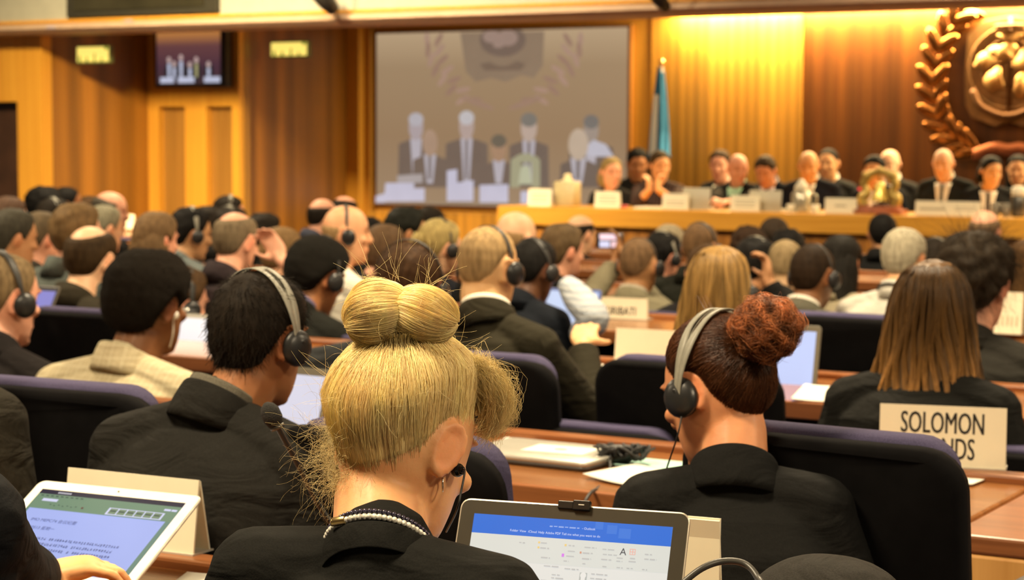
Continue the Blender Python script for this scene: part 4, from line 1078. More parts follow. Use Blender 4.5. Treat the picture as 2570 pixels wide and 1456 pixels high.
aud('far_fair', 864, 493, 390, 'far thin-haired man above the bald man in white', 'far thin-haired man', hp=8, hy=-20, hair=dict(t=.009, bald=.05, bc=(0, .0, .12), top=0), hcol=DRK, sk='pink', top=SUIT)
aud('hidden_dark', 922, 540, 450, 'dark-haired man right of the bald man in white', 'dark-haired man beside the white shirt', hp=6, hy=-10, hair=med, hcol=BLK, sk='tan', top=SUIT)
aud('chest_brown', 966, 559, 580, 'brown-haired man in dark blue suit left of the headset band', 'brown-haired man in dark blue suit', hp=4, hy=-16, ty=10, hair=dict(t=.011), hcol=(.14, .085, .045), sk='pink', top=(.030, .036, .045), wd=1.45, body_dx=-.05)
aud('screen_black', 1020, 514, 500, 'black-haired man under the projection screen', 'black-haired man under the screen', hp=6, hy=-40, hair=dict(med, t=.02), hcol=(.015, .016, .012), sk=(.66, .40, .2), top=SUIT)
aud('screen_brown', 1078, 516, 430, 'dark brown-haired man under the projection screen', 'dark brown-haired man under the screen', hp=8, hy=-20, hair=short, hcol=DRK, sk='tan', top=SUIT)
aud('pony_blonde', 1104, 545, 560, 'blonde woman with ponytail and dark headset band in dark jacket', 'blonde woman with ponytail', hp=6, hy=-24, fem=True, hair=dict(t=.014, tail=(0, 0, 0)), hcol=(.46, .36, .14), sk='light', top=(.016, .018, .026), headset=dict(tilt=4, w=.008), wd=1.1)

# ------------------------------------------------------------------ podium
G_ = 'speakers at the podium'
def pod(key, px, py, look, ref, Y=14.98, **k):
    h = dict(k['hair']); h['t'] = h.get('t', .012) * .66; h['up'] = h.get('up', 0) - .002; h['top'] = .6; h['fade'] = .062; h['up'] -= .008; k['hair'] = h
    k.setdefault('ty', 180); k.setdefault('shirt', WSH); k.setdefault('top', SUIT)
    return person(key, px, py, 310, look, ref, Y=Y, floor=.17, facing=True, group=G_, vox=.0085, lean=k.pop('lean', 6), **k)
pod('pod_blonde', 1534, 393, 'blonde woman in black jacket looking left at the podium', 'blonde woman at the podium', hy=228, hp=6, fem=True, hair=dict(t=.016), long=BOB, hcol=(.36, .27, .12), sk='pink', Y=14.95)
pod('pod_back_black', 1600, 370, 'black-haired man leaning behind two women at the podium', 'black-haired man at the podium', hy=215, hp=16, hair=dict(t=.02, curl=.002), hcol=BLK, sk=(.40, .18, .08), Y=15.55, shirt=None)
pod('pod_bob', 1656, 377, 'woman with brown bob clasping both hands before her chin', 'woman with brown bob', hy=226, hp=8, ty=196, fem=True, hair=dict(t=.016), long=BOB, hcol=(.07, .045, .02), sk=(.78, .42, .2), top=(.05, .034, .03), shirt=None, wd=1.15, check=[('X', 12., (.09, .05, .045), .8)],
    hands=dict(l=dict(p=on_y(1650, 474, 14.62), d=(.05, -.1, 1), n=(.9, 0, .1), c=.9, pole=(.7, 0, -1), bare=.55), r=dict(p=on_y(1630, 476, 14.62), d=(-.05, -.1, 1), n=(-.9, 0, .1), c=.9, pole=(-.7, 0, -1), bare=.55)))
pod('pod_back_dark', 1808, 374, 'dark-haired man in white shirt behind the bald man with mint shirt', 'dark-haired man in the second podium row', hy=190, hp=8, hair=med, hcol=(.06, .035, .018), sk='pink', Y=15.6, tie=(.02, .02, .02))
pod('pod_mint', 1852, 387, 'bald man in mint green shirt with clasped hands at the podium', 'bald man in mint green shirt', hy=222, hp=12, hair=dict(bald, t=.004), hcol=(.4, .28, .15), sk='pink', shirt=(.42, .66, .46), wd=1.1,
    hands=dict(l=dict(p=on_y(1822, 508, 14.5), d=(-.8, -.5, 0), n=(0, 0, -1), c=.8), r=dict(p=on_y(1792, 506, 14.5), d=(.5, -.6, 0), n=(0, 0, -1), c=.8)))
pod('pod_down', 1922, 389, 'dark-haired man looking down behind the grey laptop at the podium', 'dark-haired man looking down', hy=185, hp=26, hair=med, hcol=(.06, .04, .022), sk=(.62, .30, .17), top=NAVY, tie=(.06, .03, .05), shirt=(.6, .56, .6))
pod('pod_turned', 2030, 380, 'bald man turning aside above the glass jar at the podium', 'bald man above the glass jar', hy=196, hp=16, hair=dict(t=.007, bald=.085, bc=(0, .03, .11), top=0), hcol=(.06, .04, .025), sk=(.72, .38, .16), top=(.014, .016, .026), wd=1.15)
pod('pod_back_suit', 2080, 372, 'short dark-haired man upright in the second podium row', 'short dark-haired man in second row', hy=184, hp=4, hair=short, hcol=DRK, sk=(.74, .42, .2), top=CHAR, Y=15.6)
pod('pod_bell', 2196, 388, 'black-haired man directly behind the brass bell', 'black-haired man behind the bell', hy=186, hp=10, hair=dict(med, t=.02), hcol=BLK, sk=(.66, .36, .17), top=NAVY)
pod('pod_back_white', 2234, 376, 'white-haired balding man looking over beside the bell', 'white-haired man beside the bell', hy=176, hp=6, hair=dict(bald, t=.006), hcol=WHT, sk='light', top=CHAR, Y=15.6)
pod('pod_tie', 2368, 374, 'bald man with grey tie in dark suit right of the bell', 'bald man with grey tie', hy=182, hp=12, hair=dict(bald, t=.004), hcol=WHT, sk=(.80, .48, .28), top=(.016, .018, .016), tie=(.12, .13, .12), wd=1.1)
pod('pod_right_bob', 2488, 390, 'black-haired person in dark suit and tie looking left by the glasses', 'black-haired person looking left', hy=222, hp=10, ty=195, hair=dict(t=.018, back=.5), long=BOB[:4], hcol=BLK, sk=(.72, .42, .2), top=(.014, .016, .018), tie=(.05, .04, .035))
pod('pod_right_back', 2556, 387, 'black-haired woman behind at the right end of the podium', 'black-haired woman at the right end', hy=188, hp=6, fem=True, hair=dict(t=.016), long=LONG[:6], hcol=BLK, sk=(.66, .36, .17), Y=15.6)
# ------------------------------------------------------------------ people whose hair is built strand by strand
def ellip(d, th=0., a=.0775, b=.101, c=.1165, b2=None):
    """hair shell point in the head frame in direction d"""
    d = d / np.linalg.norm(d, axis=-1)[..., None]
    lo = np.full(d.shape[:-1], .02); hi = np.full(d.shape[:-1], .16)
    for _ in range(16):                       # where the direction leaves the bare head
        r = (lo + hi) / 2; P = d * r[..., None]; z = P[..., 2]
        w = np.interp(z, HT[:, 0], HT[:, 1], 1e-4, 1e-4); f = np.interp(z, HT[:, 0], HT[:, 2]); b_ = np.interp(z, HT[:, 0], HT[:, 3])
        yc = (f + b_) / 2; ry = np.maximum((f - b_) / 2, 1e-4)
        ins = (P[..., 0] / w) ** 2 + ((P[..., 1] - yc) / ry) ** 2 < 1
        lo = np.where(ins, r, lo); hi = np.where(ins, hi, r)
    return d * (r + th)[..., None]
def slerp_paths(d0, d1, k, th, wob=.02):
    """paths over the shell from directions d0 (n,3) to d1 (n,3)"""
    d0 = d0 / np.linalg.norm(d0, axis=1)[:, None]; d1 = d1 / np.linalg.norm(d1, axis=1)[:, None]
    om = np.arccos(np.clip(np.sum(d0 * d1, axis=1), -1, 1))[:, None, None]
    u = np.linspace(0, 1, k)[None, :, None]
    d = (np.sin((1 - u) * om) * d0[:, None] + np.sin(u * om) * d1[:, None]) / (np.sin(om) + 1e-9)
    n = len(d0)
    ph = rng.uniform(0, 6.28, (n, 1)); w = np.stack([np.sin(ph + u[..., 0] * 4 + i * 2) for i in range(3)], -1) * wob
    d = d + w * np.sin(u * PI)
    return ellip(d, th)
def dirs(az, el):
    az = np.asarray(az); el = np.asarray(el)
    return np.stack([np.sin(az) * np.cos(el), np.cos(az) * np.cos(el), np.sin(el)], -1)
def pack(blocks):
    V = []; Q = []; S = []; n = 0
    for paths, r0, r1, sh in blocks:
        v, q, s_ = strand_arrays(paths, r0, r1, sh); V.append(v); Q.append(q + n); S.append(s_); n += len(v)
    return np.concatenate(V), np.concatenate(Q), np.concatenate(S)
def shade(n, k, lo, hi, grad=None):
    s_ = np.repeat(rng.uniform(lo, hi, n)[:, None], k, axis=1)
    return s_ * (grad[None] if grad is not None else 1)
def flyaway(P0, dirn, n, k, ln, curl):
    """loose curling hairs that start near points P0 (m,3)"""
    i = rng.integers(0, len(P0), n); p = P0[i] + rng.normal(0, .002, (n, 3)); d = dirn[i] + rng.normal(0, .45, (n, 3)); d /= np.linalg.norm(d, axis=1)[:, None]
    out = [p]; L_ = ln * rng.uniform(.4, 1.3, n)[:, None] / (k - 1); ax_ = rng.normal(0, 1, (n, 3)); ax_ /= np.linalg.norm(ax_, axis=1)[:, None]
    ang = curl * rng.uniform(-1, 1, n)[:, None] / (k - 1)
    for j in range(k - 1):
        d = d * np.cos(ang) + np.cross(ax_, d) * np.sin(ang) + ax_ * np.sum(ax_ * d, axis=1)[:, None] * (1 - np.cos(ang)) + rng.normal(0, .06, (n, 3)); d /= np.linalg.norm(d, axis=1)[:, None]
        out.append(out[-1] + d * L_)
    return np.stack(out, 1)

# ---- the blonde woman in front
SK_B = (.80, .43, .20)
bl = person('blonde', 1012, 842, 2050, 'blonde woman with a large loose top bun in black blouse, beaded necklace', 'blonde woman', hy=-6, hp=24, ty=2, hr=0, lean=14, sk=SK_B, top=(.013, .013, .011), fem=True, cloth='blouse', collar=False,
    hair=dict(t=.012, custom=True), near=True, wd=1.12, neck=1.12, fold=.35, vox=.0042, Y=2.02, elbow_out=1.1, sh=-.038, body_dx=.05)
H, Rh, hs, root = bl['H'], bl['Rh'], bl['hs'], bl['root']
BUN = np.array([0., -.05, .105]); BD = BUN / np.linalg.norm(BUN)
W2L = lambda p: (np.asarray(p) - H) @ Rh / hs
EL = lambda az: np.interp(np.abs(az), np.radians([0, 30, 55, 72, 88, 104, 118, 135, 160, 180]), np.radians([44, 42, 32, 24, 23, 14, -12, -30, -42, -46]))
n = 26000; k = 12
az = rng.uniform(-PI, PI, n); el0 = EL(az) + rng.normal(0, .035, n) + .03 * np.sin(az * 17) + rng.uniform(0, 1, n) ** 3 * .9
el0 = np.minimum(el0, 1.2)
tgt = BD[None] + rng.normal(0, .06, (n, 3))
u = np.linspace(0, 1, k)[None]
puff = -.003 + (.005 + .021 * np.sin(np.clip(u * 1.02, 0, 1) * PI) ** .9) * rng.uniform(.45, 1.05, (n, 1)) * np.minimum(1, (u * 2.2) ** 1.4) + rng.normal(0, .0012, (n, 1))
puff = puff * (1 + .25 * np.abs(np.sin(az))[:, None])
p1 = slerp_paths(dirs(az, el0), tgt, k, puff, .016)
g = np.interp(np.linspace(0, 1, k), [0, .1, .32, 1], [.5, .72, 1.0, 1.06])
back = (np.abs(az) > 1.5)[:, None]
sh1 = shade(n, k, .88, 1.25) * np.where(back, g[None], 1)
blocks = [(p1, .00021, .00018, sh1)]
# fringe puff falling beside the right cheek
n = 1800; t = rng.uniform(0, 1, n); s0 = dirs(rng.uniform(.15, 1.0, n), rng.uniform(.62, .95, n))
st_ = ellip(s0, np.full(n, .008))
fx = lambda px, py, dy, sd: (on_y(px, py, H[1] + dy) - H) @ Rh / hs + rng.normal(0, 1, (n, 3)) * sd
ctrl = [st_, fx(1196, 925, .06, .009), fx(1240, 975, .075, .011), fx(1252, 1028, .08, .010), fx(1222, 1078, .075, .009)]
def bez(ctrl, k):
    c = np.stack(ctrl, 1); m = c.shape[1]; u = np.linspace(0, m - 1, k); out = []
    for x in u:
        i = min(int(x), m - 2); f = x - i
        a = c[:, max(i - 1, 0)]; b = c[:, i]; d = c[:, i + 1]; e = c[:, min(i + 2, m - 1)]
        out.append(.5 * (2 * b + (d - a) * f + (2 * a - 5 * b + 4 * d - e) * f * f + (3 * b - a - 3 * d + e) * f ** 3))
    return np.stack(out, 1)
blocks.append((bez(ctrl, 18), .00018, .00012, shade(n, 18, .7, 1.15)))
# the bun: two lobes like a loose bow, strands run out from the middle and tuck under
ext = MB()
lobes = []
cr = CR / np.linalg.norm(CR); up_ = np.array([0, 0, 1.]); bk = np.cross(up_, cr)
B0 = on_y(1000, 846, H[1] - .012)
def wl(x, y, z): return B0 + cr * x + bk * y + up_ * z
Blob = []
for sgn, c, R3, tilt in ((-1, (-.024, -.004, .028), (.041, .040, .042), .38), (1, (.030, -.008, .027), (.042, .038, .036), -.2)):
    Ax = np.array([cr, bk, up_]); Rt_ = Ax.T @ Ry(-tilt)
    cc = wl(*c)
    ext.ell(cc - H * 0 - root, np.array(R3) * .93, Rt_, 28, 18)
    m_ = 6000; kk = 14
    az_ = rng.uniform(0, 2 * PI, m_); tmax = rng.uniform(.72, .98, m_)
    tt = (np.linspace(.10, 1, kk)[None] * tmax[:, None] * PI)
    twist = az_[:, None] + .55 * sgn * np.linspace(0, 1, kk)[None] + rng.normal(0, .03, (m_, 1))
    dl = np.stack([sgn * -np.cos(tt), np.sin(tt) * np.cos(twist), np.sin(tt) * np.sin(twist)], -1)
    rr = 1 + rng.normal(0, .025, (m_, 1, 1)) + .03 * np.sin(tt * 3 + az_[:, None] * 5)[..., None]
    pw = (dl * np.array(R3) * rr) @ Rt_.T + cc
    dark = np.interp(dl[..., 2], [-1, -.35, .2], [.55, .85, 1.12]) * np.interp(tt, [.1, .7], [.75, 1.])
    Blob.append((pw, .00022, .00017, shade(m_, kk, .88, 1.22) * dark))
# knot where the lobes meet, and dark gathered roots
ext.ell(wl(-.002, -.006, -.002) - root, (.028, .026, .012), None, 18, 10)
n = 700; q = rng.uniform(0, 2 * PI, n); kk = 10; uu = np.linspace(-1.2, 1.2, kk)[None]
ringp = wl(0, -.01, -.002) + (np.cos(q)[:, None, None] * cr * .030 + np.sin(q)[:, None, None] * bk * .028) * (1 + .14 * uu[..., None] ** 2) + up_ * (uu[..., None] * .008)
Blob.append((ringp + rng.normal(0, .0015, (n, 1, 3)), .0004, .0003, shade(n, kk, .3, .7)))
loc = lambda P: P * hs @ Rh.T + H - root
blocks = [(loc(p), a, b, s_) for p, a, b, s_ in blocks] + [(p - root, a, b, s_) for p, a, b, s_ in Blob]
# curls at the nape on the left, flyaways elsewhere
n0 = ellip(dirs(np.radians(rng.uniform(-175, -92, 160)), np.radians(rng.uniform(-48, 6, 160))), np.full(160, .008))
fw_ = flyaway(loc(n0), np.tile((-cr * .5 - up_ * .62)[None], (160, 1)) + rng.normal(0, .35, (160, 3)), 520, 26, .072, 15.)
blocks.append((fw_, .00013, .00009, shade(520, 26, .5, .95)))
n0 = ellip(dirs(np.radians(rng.uniform(150, 240, 80)), np.radians(rng.uniform(-50, -38, 80))), np.full(80, .004))
blocks.append((flyaway(loc(n0), np.tile((-up_)[None], (80, 1)), 220, 10, .03, 3.), .0002, .00012, shade(220, 10, .5, .9)))
outl = np.concatenate([b[0][::40, 5] for b in blocks[:1]] + [b[0][::30, 7] for b in blocks[2:4]])
cen = loc(np.zeros((1, 3)))
dd = outl - cen; dd /= np.linalg.norm(dd, axis=1)[:, None]
blocks.append((flyaway(outl + dd * .003, dd * .5 + rng.normal(0, .6, dd.shape), 280, 18, .05, 2.2), .00015, .0001, shade(280, 18, .8, 1.2)))
# long single hairs standing off the bun
tp = np.array([wl(x, -.01, z) for x, z in ((-.01, .07), (.02, .06), (.0, .07), (.05, .06), (.03, .066), (-.03, .075))]) - root
blocks.append((flyaway(tp, np.array([[.4, 0, 1], [.9, 0, .5], [-.4, 0, 1], [1, 0, .3], [.5, 0, 1], [-.8, 0, .6]]) @ np.stack([cr, bk, up_]), 22, 18, .055, 1.2), .00014, .00009, shade(22, 18, .9, 1.2)))
# solid underlayer
th_ = np.linspace(-PI, PI, 64, endpoint=False); rows = []
for f in np.linspace(0, 1, 18):
    d0 = dirs(th_, EL(th_) + .05); d0 = d0 * (1 - f) + (BD + dirs(th_, np.full(64, .3)) * .05) * f
    rows.append(ellip(d0, np.full(64, -.006 + .014 * min(1, f * 3))))
ext.loft(np.array(rows) * hs, R=Rh, o=H - root)
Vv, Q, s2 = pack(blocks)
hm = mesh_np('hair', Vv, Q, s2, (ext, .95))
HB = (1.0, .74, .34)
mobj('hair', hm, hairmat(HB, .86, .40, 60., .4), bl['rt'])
# stand collar of the blouse
Nk, up, Rc, nr = bl['Nk'], bl['up'], bl['Rc'], bl['nr']
thc = np.radians(np.linspace(14, 346, 48)); rows = []
for dr, z in ((.0105, -.03), (.0115, -.012), (.0105, .004), (.0095, .008), (.008, .006), (.009, -.02)):
    rows.append(np.c_[(nr + dr) * np.sin(thc) * 1.05, (nr + dr) * np.cos(thc) - .004, z + .0 * thc + .006 * (1 - np.cos(thc)) - .012 * (1 + np.cos(thc))])
m = MB(); m.loft(np.transpose(np.array(rows), (1, 0, 2)), R=Rc, o=Nk - root); o = m.obj('collar', bl['fm'], bl['jk']); o.modifiers.new('s', 'SUBSURF').levels = 1
# necklace of small beads
nb = 70; tb = np.linspace(0, 2 * PI, nb, endpoint=False)
neck = empty('necklace', Nk, 'short beaded necklace on the neck of the blonde woman', 'necklace')
for strand, (dz, rad, cols) in enumerate(((.020, .0035, [(.03, .025, .05), (.12, .1, .14)]), (.0125, .0042, [(.72, .66, .58), (.55, .47, .40)]))):
    m = MB()
    for t in tb:
        c = np.array([(nr + .0065 + strand * .002) * math.sin(t), (nr + .0065 + strand * .002) * math.cos(t) - .004, dz + .006 * (1 - math.cos(t)) - .012 * (1 + math.cos(t))])
        m.ell(c, (rad * .9,) * 3, None, 8, 6)
    v = [q_ @ Rc.T for q_ in m.v]; m.v = v
    m.obj('bead_strand', plain('bead', cols[0], .18, 0, .5, 300, spec=.6), neck)['kind'] = 'stuff'
m = MB(); m.box((-.010, -.003, -.005), (.010, .003, .005), R=Rc, o=Rc @ np.array([-.022, -(nr + .012), .024]), bev=.003); m.obj('clasp', plain('gold', (.8, .6, .25), .2, 1.), neck)
# earphone with its cord, and an earring
ear = loc(np.array([[.083, .012, -.022]]))[0] + root
eb = empty('earphone', ear, 'black earphone with cord in the right ear of the blonde woman', 'earphone')
m = MB(); m.ell((0, 0, 0), (.0085, .0095, .0085), None, 14, 10); m.ell(CR * .004 - CF * .004, (.006, .006, .006), None, 12, 8); m.obj('bud', plain('earbud', (.008, .008, .008), .12), eb)
e2 = on_y(1150, 1285, ear[1] - .05)
pts = spline([(0, 0, -.004), (on_y(1166, 1180, ear[1] - .012) - ear), (on_y(1158, 1230, ear[1] - .03) - ear), (on_y(1146, 1282, ear[1] - .035) - ear), (on_y(1120, 1335, ear[1] + .03) - ear)], 30)
m = MB(); m.tube(pts[:5], .0026, 8); m.obj('cord_boot', plain('earbud', (.008, .008, .008), .12), eb)
m = MB(); m.tube(pts, .0013, 6); m.obj('cord', plain('cable', (.015, .015, .015), .5), eb)
lob = loc(np.array([[.080, -.008, -.040]]))[0] + root
er = empty('earring', lob, 'small silver hoop earring on the blonde woman', 'earring')
a_ = np.linspace(0, 2 * PI, 20); m = MB(); m.tube(np.c_[.0 * a_, .007 * np.cos(a_), .0085 * np.sin(a_) - .006] @ Rz(.6).T, .0009, 6); m.obj('hoop', plain('silver', (.6, .58, .52), .2, 1.), er)

# ---- the red-haired woman with a headset
rd = person('redhead', 1804, 792, 1440, 'woman with reddish brown hair in a curly bun, black blazer, looking left', 'red-haired woman', hy=75, hp=22, ty=26, hr=6, lean=16, sk=(.66, .30, .14), top=(.014, .014, .013), fem=True,
    hair=dict(t=.009, custom=True), near=True, wd=.95, neck=1.12, fold=.35, vox=.0048, Y=3.02, sc=1.02, sh=-.022, nl=.026, body_dx=-.008)
H, Rh, hs, root = rd['H'], rd['Rh'], rd['hs'], rd['root']
loc = lambda P: P * hs @ Rh.T + H - root
bc_w = on_y(1922, 826, H[1] - .045)          # bun centre
bl_ = (bc_w - H) @ Rh / hs; BD = bl_ / np.linalg.norm(bl_)
EL2 = lambda az: np.interp(np.abs(az), np.radians([0, 30, 55, 72, 88, 104, 118, 135, 160, 180]), np.radians([46, 42, 28, 12, 16, 10, -14, -34, -46, -48]))
n = 15000; k = 12
az = rng.uniform(-PI, PI, n); el0 = np.minimum(EL2(az) + np.abs(rng.normal(0, .02, n)) + rng.uniform(0, 1, n) ** 3 * .9, 1.2)
u = np.linspace(0, 1, k)[None]
puff = -.003 + (.004 + .014 * np.sin(u * PI) ** .9) * rng.uniform(.5, 1.1, (n, 1)) * np.minimum(1, u * 9) + rng.normal(0, .001, (n, 1))
p1 = slerp_paths(dirs(az, el0), BD[None] + rng.normal(0, .08, (n, 3)), k, puff, .03)
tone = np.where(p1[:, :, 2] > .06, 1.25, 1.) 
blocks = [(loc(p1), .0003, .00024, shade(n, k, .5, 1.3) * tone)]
ext = MB()
bw = bc_w - root
for ox, oz, r_ in ((0, 0, .036), (-.020, .012, .027), (.022, .010, .027), (.016, -.020, .026), (-.014, -.014, .027), (.0, .02, .027)): ext.ell(bw + CR * ox + np.array([0, 0, oz]), (r_,) * 3, None, 20, 14)
# curls: coils wound over the bun
n = 5200; k = 18; cen = rng.normal(0, 1, (n, 3)); cen /= np.linalg.norm(cen, axis=1)[:, None]
ph = np.linspace(0, 1, k)[None]; turns = rng.uniform(.8, 2.4, (n, 1)); rad = rng.uniform(.010, .030, (n, 1)); e1 = np.cross(cen, [[.3, .5, .81]]); e1 /= np.linalg.norm(e1, axis=1)[:, None]; e2_ = np.cross(cen, e1)
a = ph * turns * 2 * PI + rng.uniform(0, 6.28, (n, 1))
rr = rad * (1 - .5 * ph)
P = cen[:, None] * .047 + e1[:, None] * (rr * np.cos(a))[..., None] + e2_[:, None] * (rr * np.sin(a))[..., None]
Pd = P / np.linalg.norm(P, axis=2)[..., None]
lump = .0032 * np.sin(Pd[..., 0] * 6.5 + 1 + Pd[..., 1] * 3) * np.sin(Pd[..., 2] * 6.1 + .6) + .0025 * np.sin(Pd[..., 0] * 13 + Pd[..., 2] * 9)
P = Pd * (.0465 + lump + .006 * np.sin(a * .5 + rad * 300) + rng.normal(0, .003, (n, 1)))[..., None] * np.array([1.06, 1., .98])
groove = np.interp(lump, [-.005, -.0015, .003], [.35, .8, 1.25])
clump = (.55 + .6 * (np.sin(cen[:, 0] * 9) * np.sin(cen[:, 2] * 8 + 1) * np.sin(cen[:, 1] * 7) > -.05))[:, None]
blocks.append((bw + P, .00034, .00022, shade(n, k, 2.0, 6.5) * groove * clump * np.interp(P[..., 2], [-.05, .0, .04], [.5, 1., 1.3])))  # light shining through and a lit top put into the bun's strand colour
o0 = bw + cen[:200] * .05
blocks.append((flyaway(o0, cen[:200] * .7, 150, 14, .022, 7.), .00025, .00015, shade(150, 14, 1., 2.2)))
nap = loc(ellip(dirs(np.radians(rng.uniform(130, 240, 100)), np.radians(rng.uniform(-52, -40, 100))), np.full(100, .003)))
blocks.append((flyaway(nap, np.tile((-up_ + cr * .5)[None], (100, 1)), 12, 10, .010, .5), .0001, .0001, shade(12, 10, .5, 1.)))
rows = []
for f in np.linspace(0, 1, 18):
    d0 = dirs(th_, EL2(th_) + .04); d0 = d0 * (1 - f) + (BD + dirs(th_, np.full(64, .3)) * .05) * f
    rows.append(ellip(d0, np.full(64, -.005 + .008 * min(1, f * 6))))
ext.loft(np.array(rows) * hs, R=Rh, o=H - root)
Vv, Q, s2 = pack(blocks)
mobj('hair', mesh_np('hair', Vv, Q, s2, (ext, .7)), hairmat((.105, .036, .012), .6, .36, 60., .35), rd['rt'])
cup_l = H + Rh @ np.array([-.1, .006, -.045]) * hs
make_headset(dict(rd, st=dict(t=.021)), dict(tilt=20, band='grey', slot=True, w=.017, label='black headset with a grey slotted band on the red-haired woman',
    cable=[cup_l, on_y(1700, 1095, cup_l[1] - .01), on_y(1672, 1180, cup_l[1] + .02), on_y(1660, 1228, cup_l[1] + .05)]))

# ---- long straight hair of two women further on
def long_hair(key, rings, n, col, r, hi, tips=0., split=0.):
    q = PEOPLE[key]; H, Rh, hs, root = q['H'], q['Rh'], q['hs'], q['root']
    Ry_ = Rz(math.atan2(Rh[1, 1], Rh[0, 1]) - PI / 2)       # hair hangs straight down whatever the nod
    rings = np.array(rings); zt = rings[0, 0]
    k = 16
    az = rng.uniform(-PI, PI, n); a2 = np.where(np.abs(az) < .75, np.sign(az) * rng.uniform(.75, 3.14, n), az)
    zend = rings[-1, 0] + np.abs(rng.normal(0, .035, n)) * (1 + 1.5 * rng.uniform(0, 1, n)); zz = np.linspace(.135, 0, k)[None] + np.linspace(0, 1, k)[None] ** 1.2 * zend[:, None]
    zz = .135 + (zend[:, None] - .135) * np.linspace(0, 1, k)[None] ** 1.25
    w = np.interp(-zz, -rings[:, 0], rings[:, 1]); yf = np.interp(-zz, -rings[:, 0], rings[:, 2]); yb = np.interp(-zz, -rings[:, 0], rings[:, 3])
    lay = rng.uniform(.86, 1.03, (n, 1)); clump = np.round(a2 * 7) / 7
    aa = a2[:, None] + (clump - a2)[:, None] * np.linspace(0, split, k)[None] ** 1.5 + .05 * np.sin(zz * 22 + a2[:, None] * 3)
    wave = .011 * np.sin(zz * 26 + clump[:, None] * 9) * np.linspace(0, 1, k)[None]
    P = np.stack([w * lay * np.sin(aa) + wave, (yf + yb) / 2 + (yf - yb) / 2 * lay * np.cos(aa), zz], -1)
    part = np.linspace(0, 1, k)[None]
    gr = 1 + tips * np.interp(part, [0, .45, 1], [-.1, 0, 1.]) * np.ones((n, 1)) * rng.uniform(.3, 1.4, (n, 1))
    band = .7 + .5 * (np.sin(clump * 23) * .5 + .5)
    ext = MB()
    rg = [(z, ww * .93, f_ * .9, b_ * .94) for z, ww, f_, b_ in rings]
    ext.loft(long_rings(rg[:-1]) * hs, R=Ry_, o=H - root)
    V_, Q_, S_2 = strand_arrays(P * hs @ Ry_.T + H - root, r, r * .6, shade(n, k, .5, hi) * gr * band[:, None])
    q['hair_fr'] = Ry_
    mobj('hair', mesh_np('hair', V_, Q_, S_2, (ext, .7)), hairmat(col, .7, .42, 50., .3), q['rt'])
TOPR = [(.137, .012, -.0, -.03), (.128, .045, .03, -.07), (.108, .068, .055, -.095), (.075, .086, .065, -.112)]
long_hair('brunette', TOPR + [(.02, .100, .05, -.122), (-.06, .112, .03, -.13), (-.14, .126, .01, -.145), (-.22, .136, -.01, -.18), (-.30, .138, -.04, -.21), (-.39, .130, -.08, -.235)], 6500, (.165, .082, .022), .0006, 1.25, 6., .9)
long_hair('blonde_headset', TOPR + [(.02, .096, .05, -.122), (-.06, .104, .03, -.13), (-.14, .114, .01, -.14), (-.22, .128, -.02, -.15), (-.30, .140, -.05, -.155)], 4500, (.40, .235, .07), .0008, 1.2, .25, .4)

# ---- two people cut by the left edge
ty_ = person('typist', -255, 570, 1950, 'person in black jacket at the bottom left corner typing on a white laptop', 'person typing at the bottom left', hy=-10, hp=12, ty=-6, lean=14, hair=dict(t=.014), hcol=BLK, sk=(.82, .45, .20), top=(.014, .015, .017), vox=.0044, Y=1.80, near=True, fold=.5, wd=1.0, elbow_out=.8, body_dx=.125,
    hands=dict(r=dict(p=on_y(95, 1462, 2.12), d=(.72, .65, .15), n=(0, 0, -1), c=.75, sp=.4, bare=.95, pole=(.5, -.6, -.6)), l=dict(p=on_y(-40, 1500, 2.14), d=(.4, .8, -.1), n=(0, 0, -1), c=.4)))
person('left_neighbour', -190, 560, 1380, 'person in dark brown jacket cut off by the left edge above the white laptop', 'person in brown jacket at the left edge', hy=0, hp=8, ty=0, lean=10, hair=dict(t=.012), hcol=BRN, sk='pink', top=(.030, .026, .018), vox=.0062, Y=2.62, fold=.6, wd=1.1, body_dx=.085)
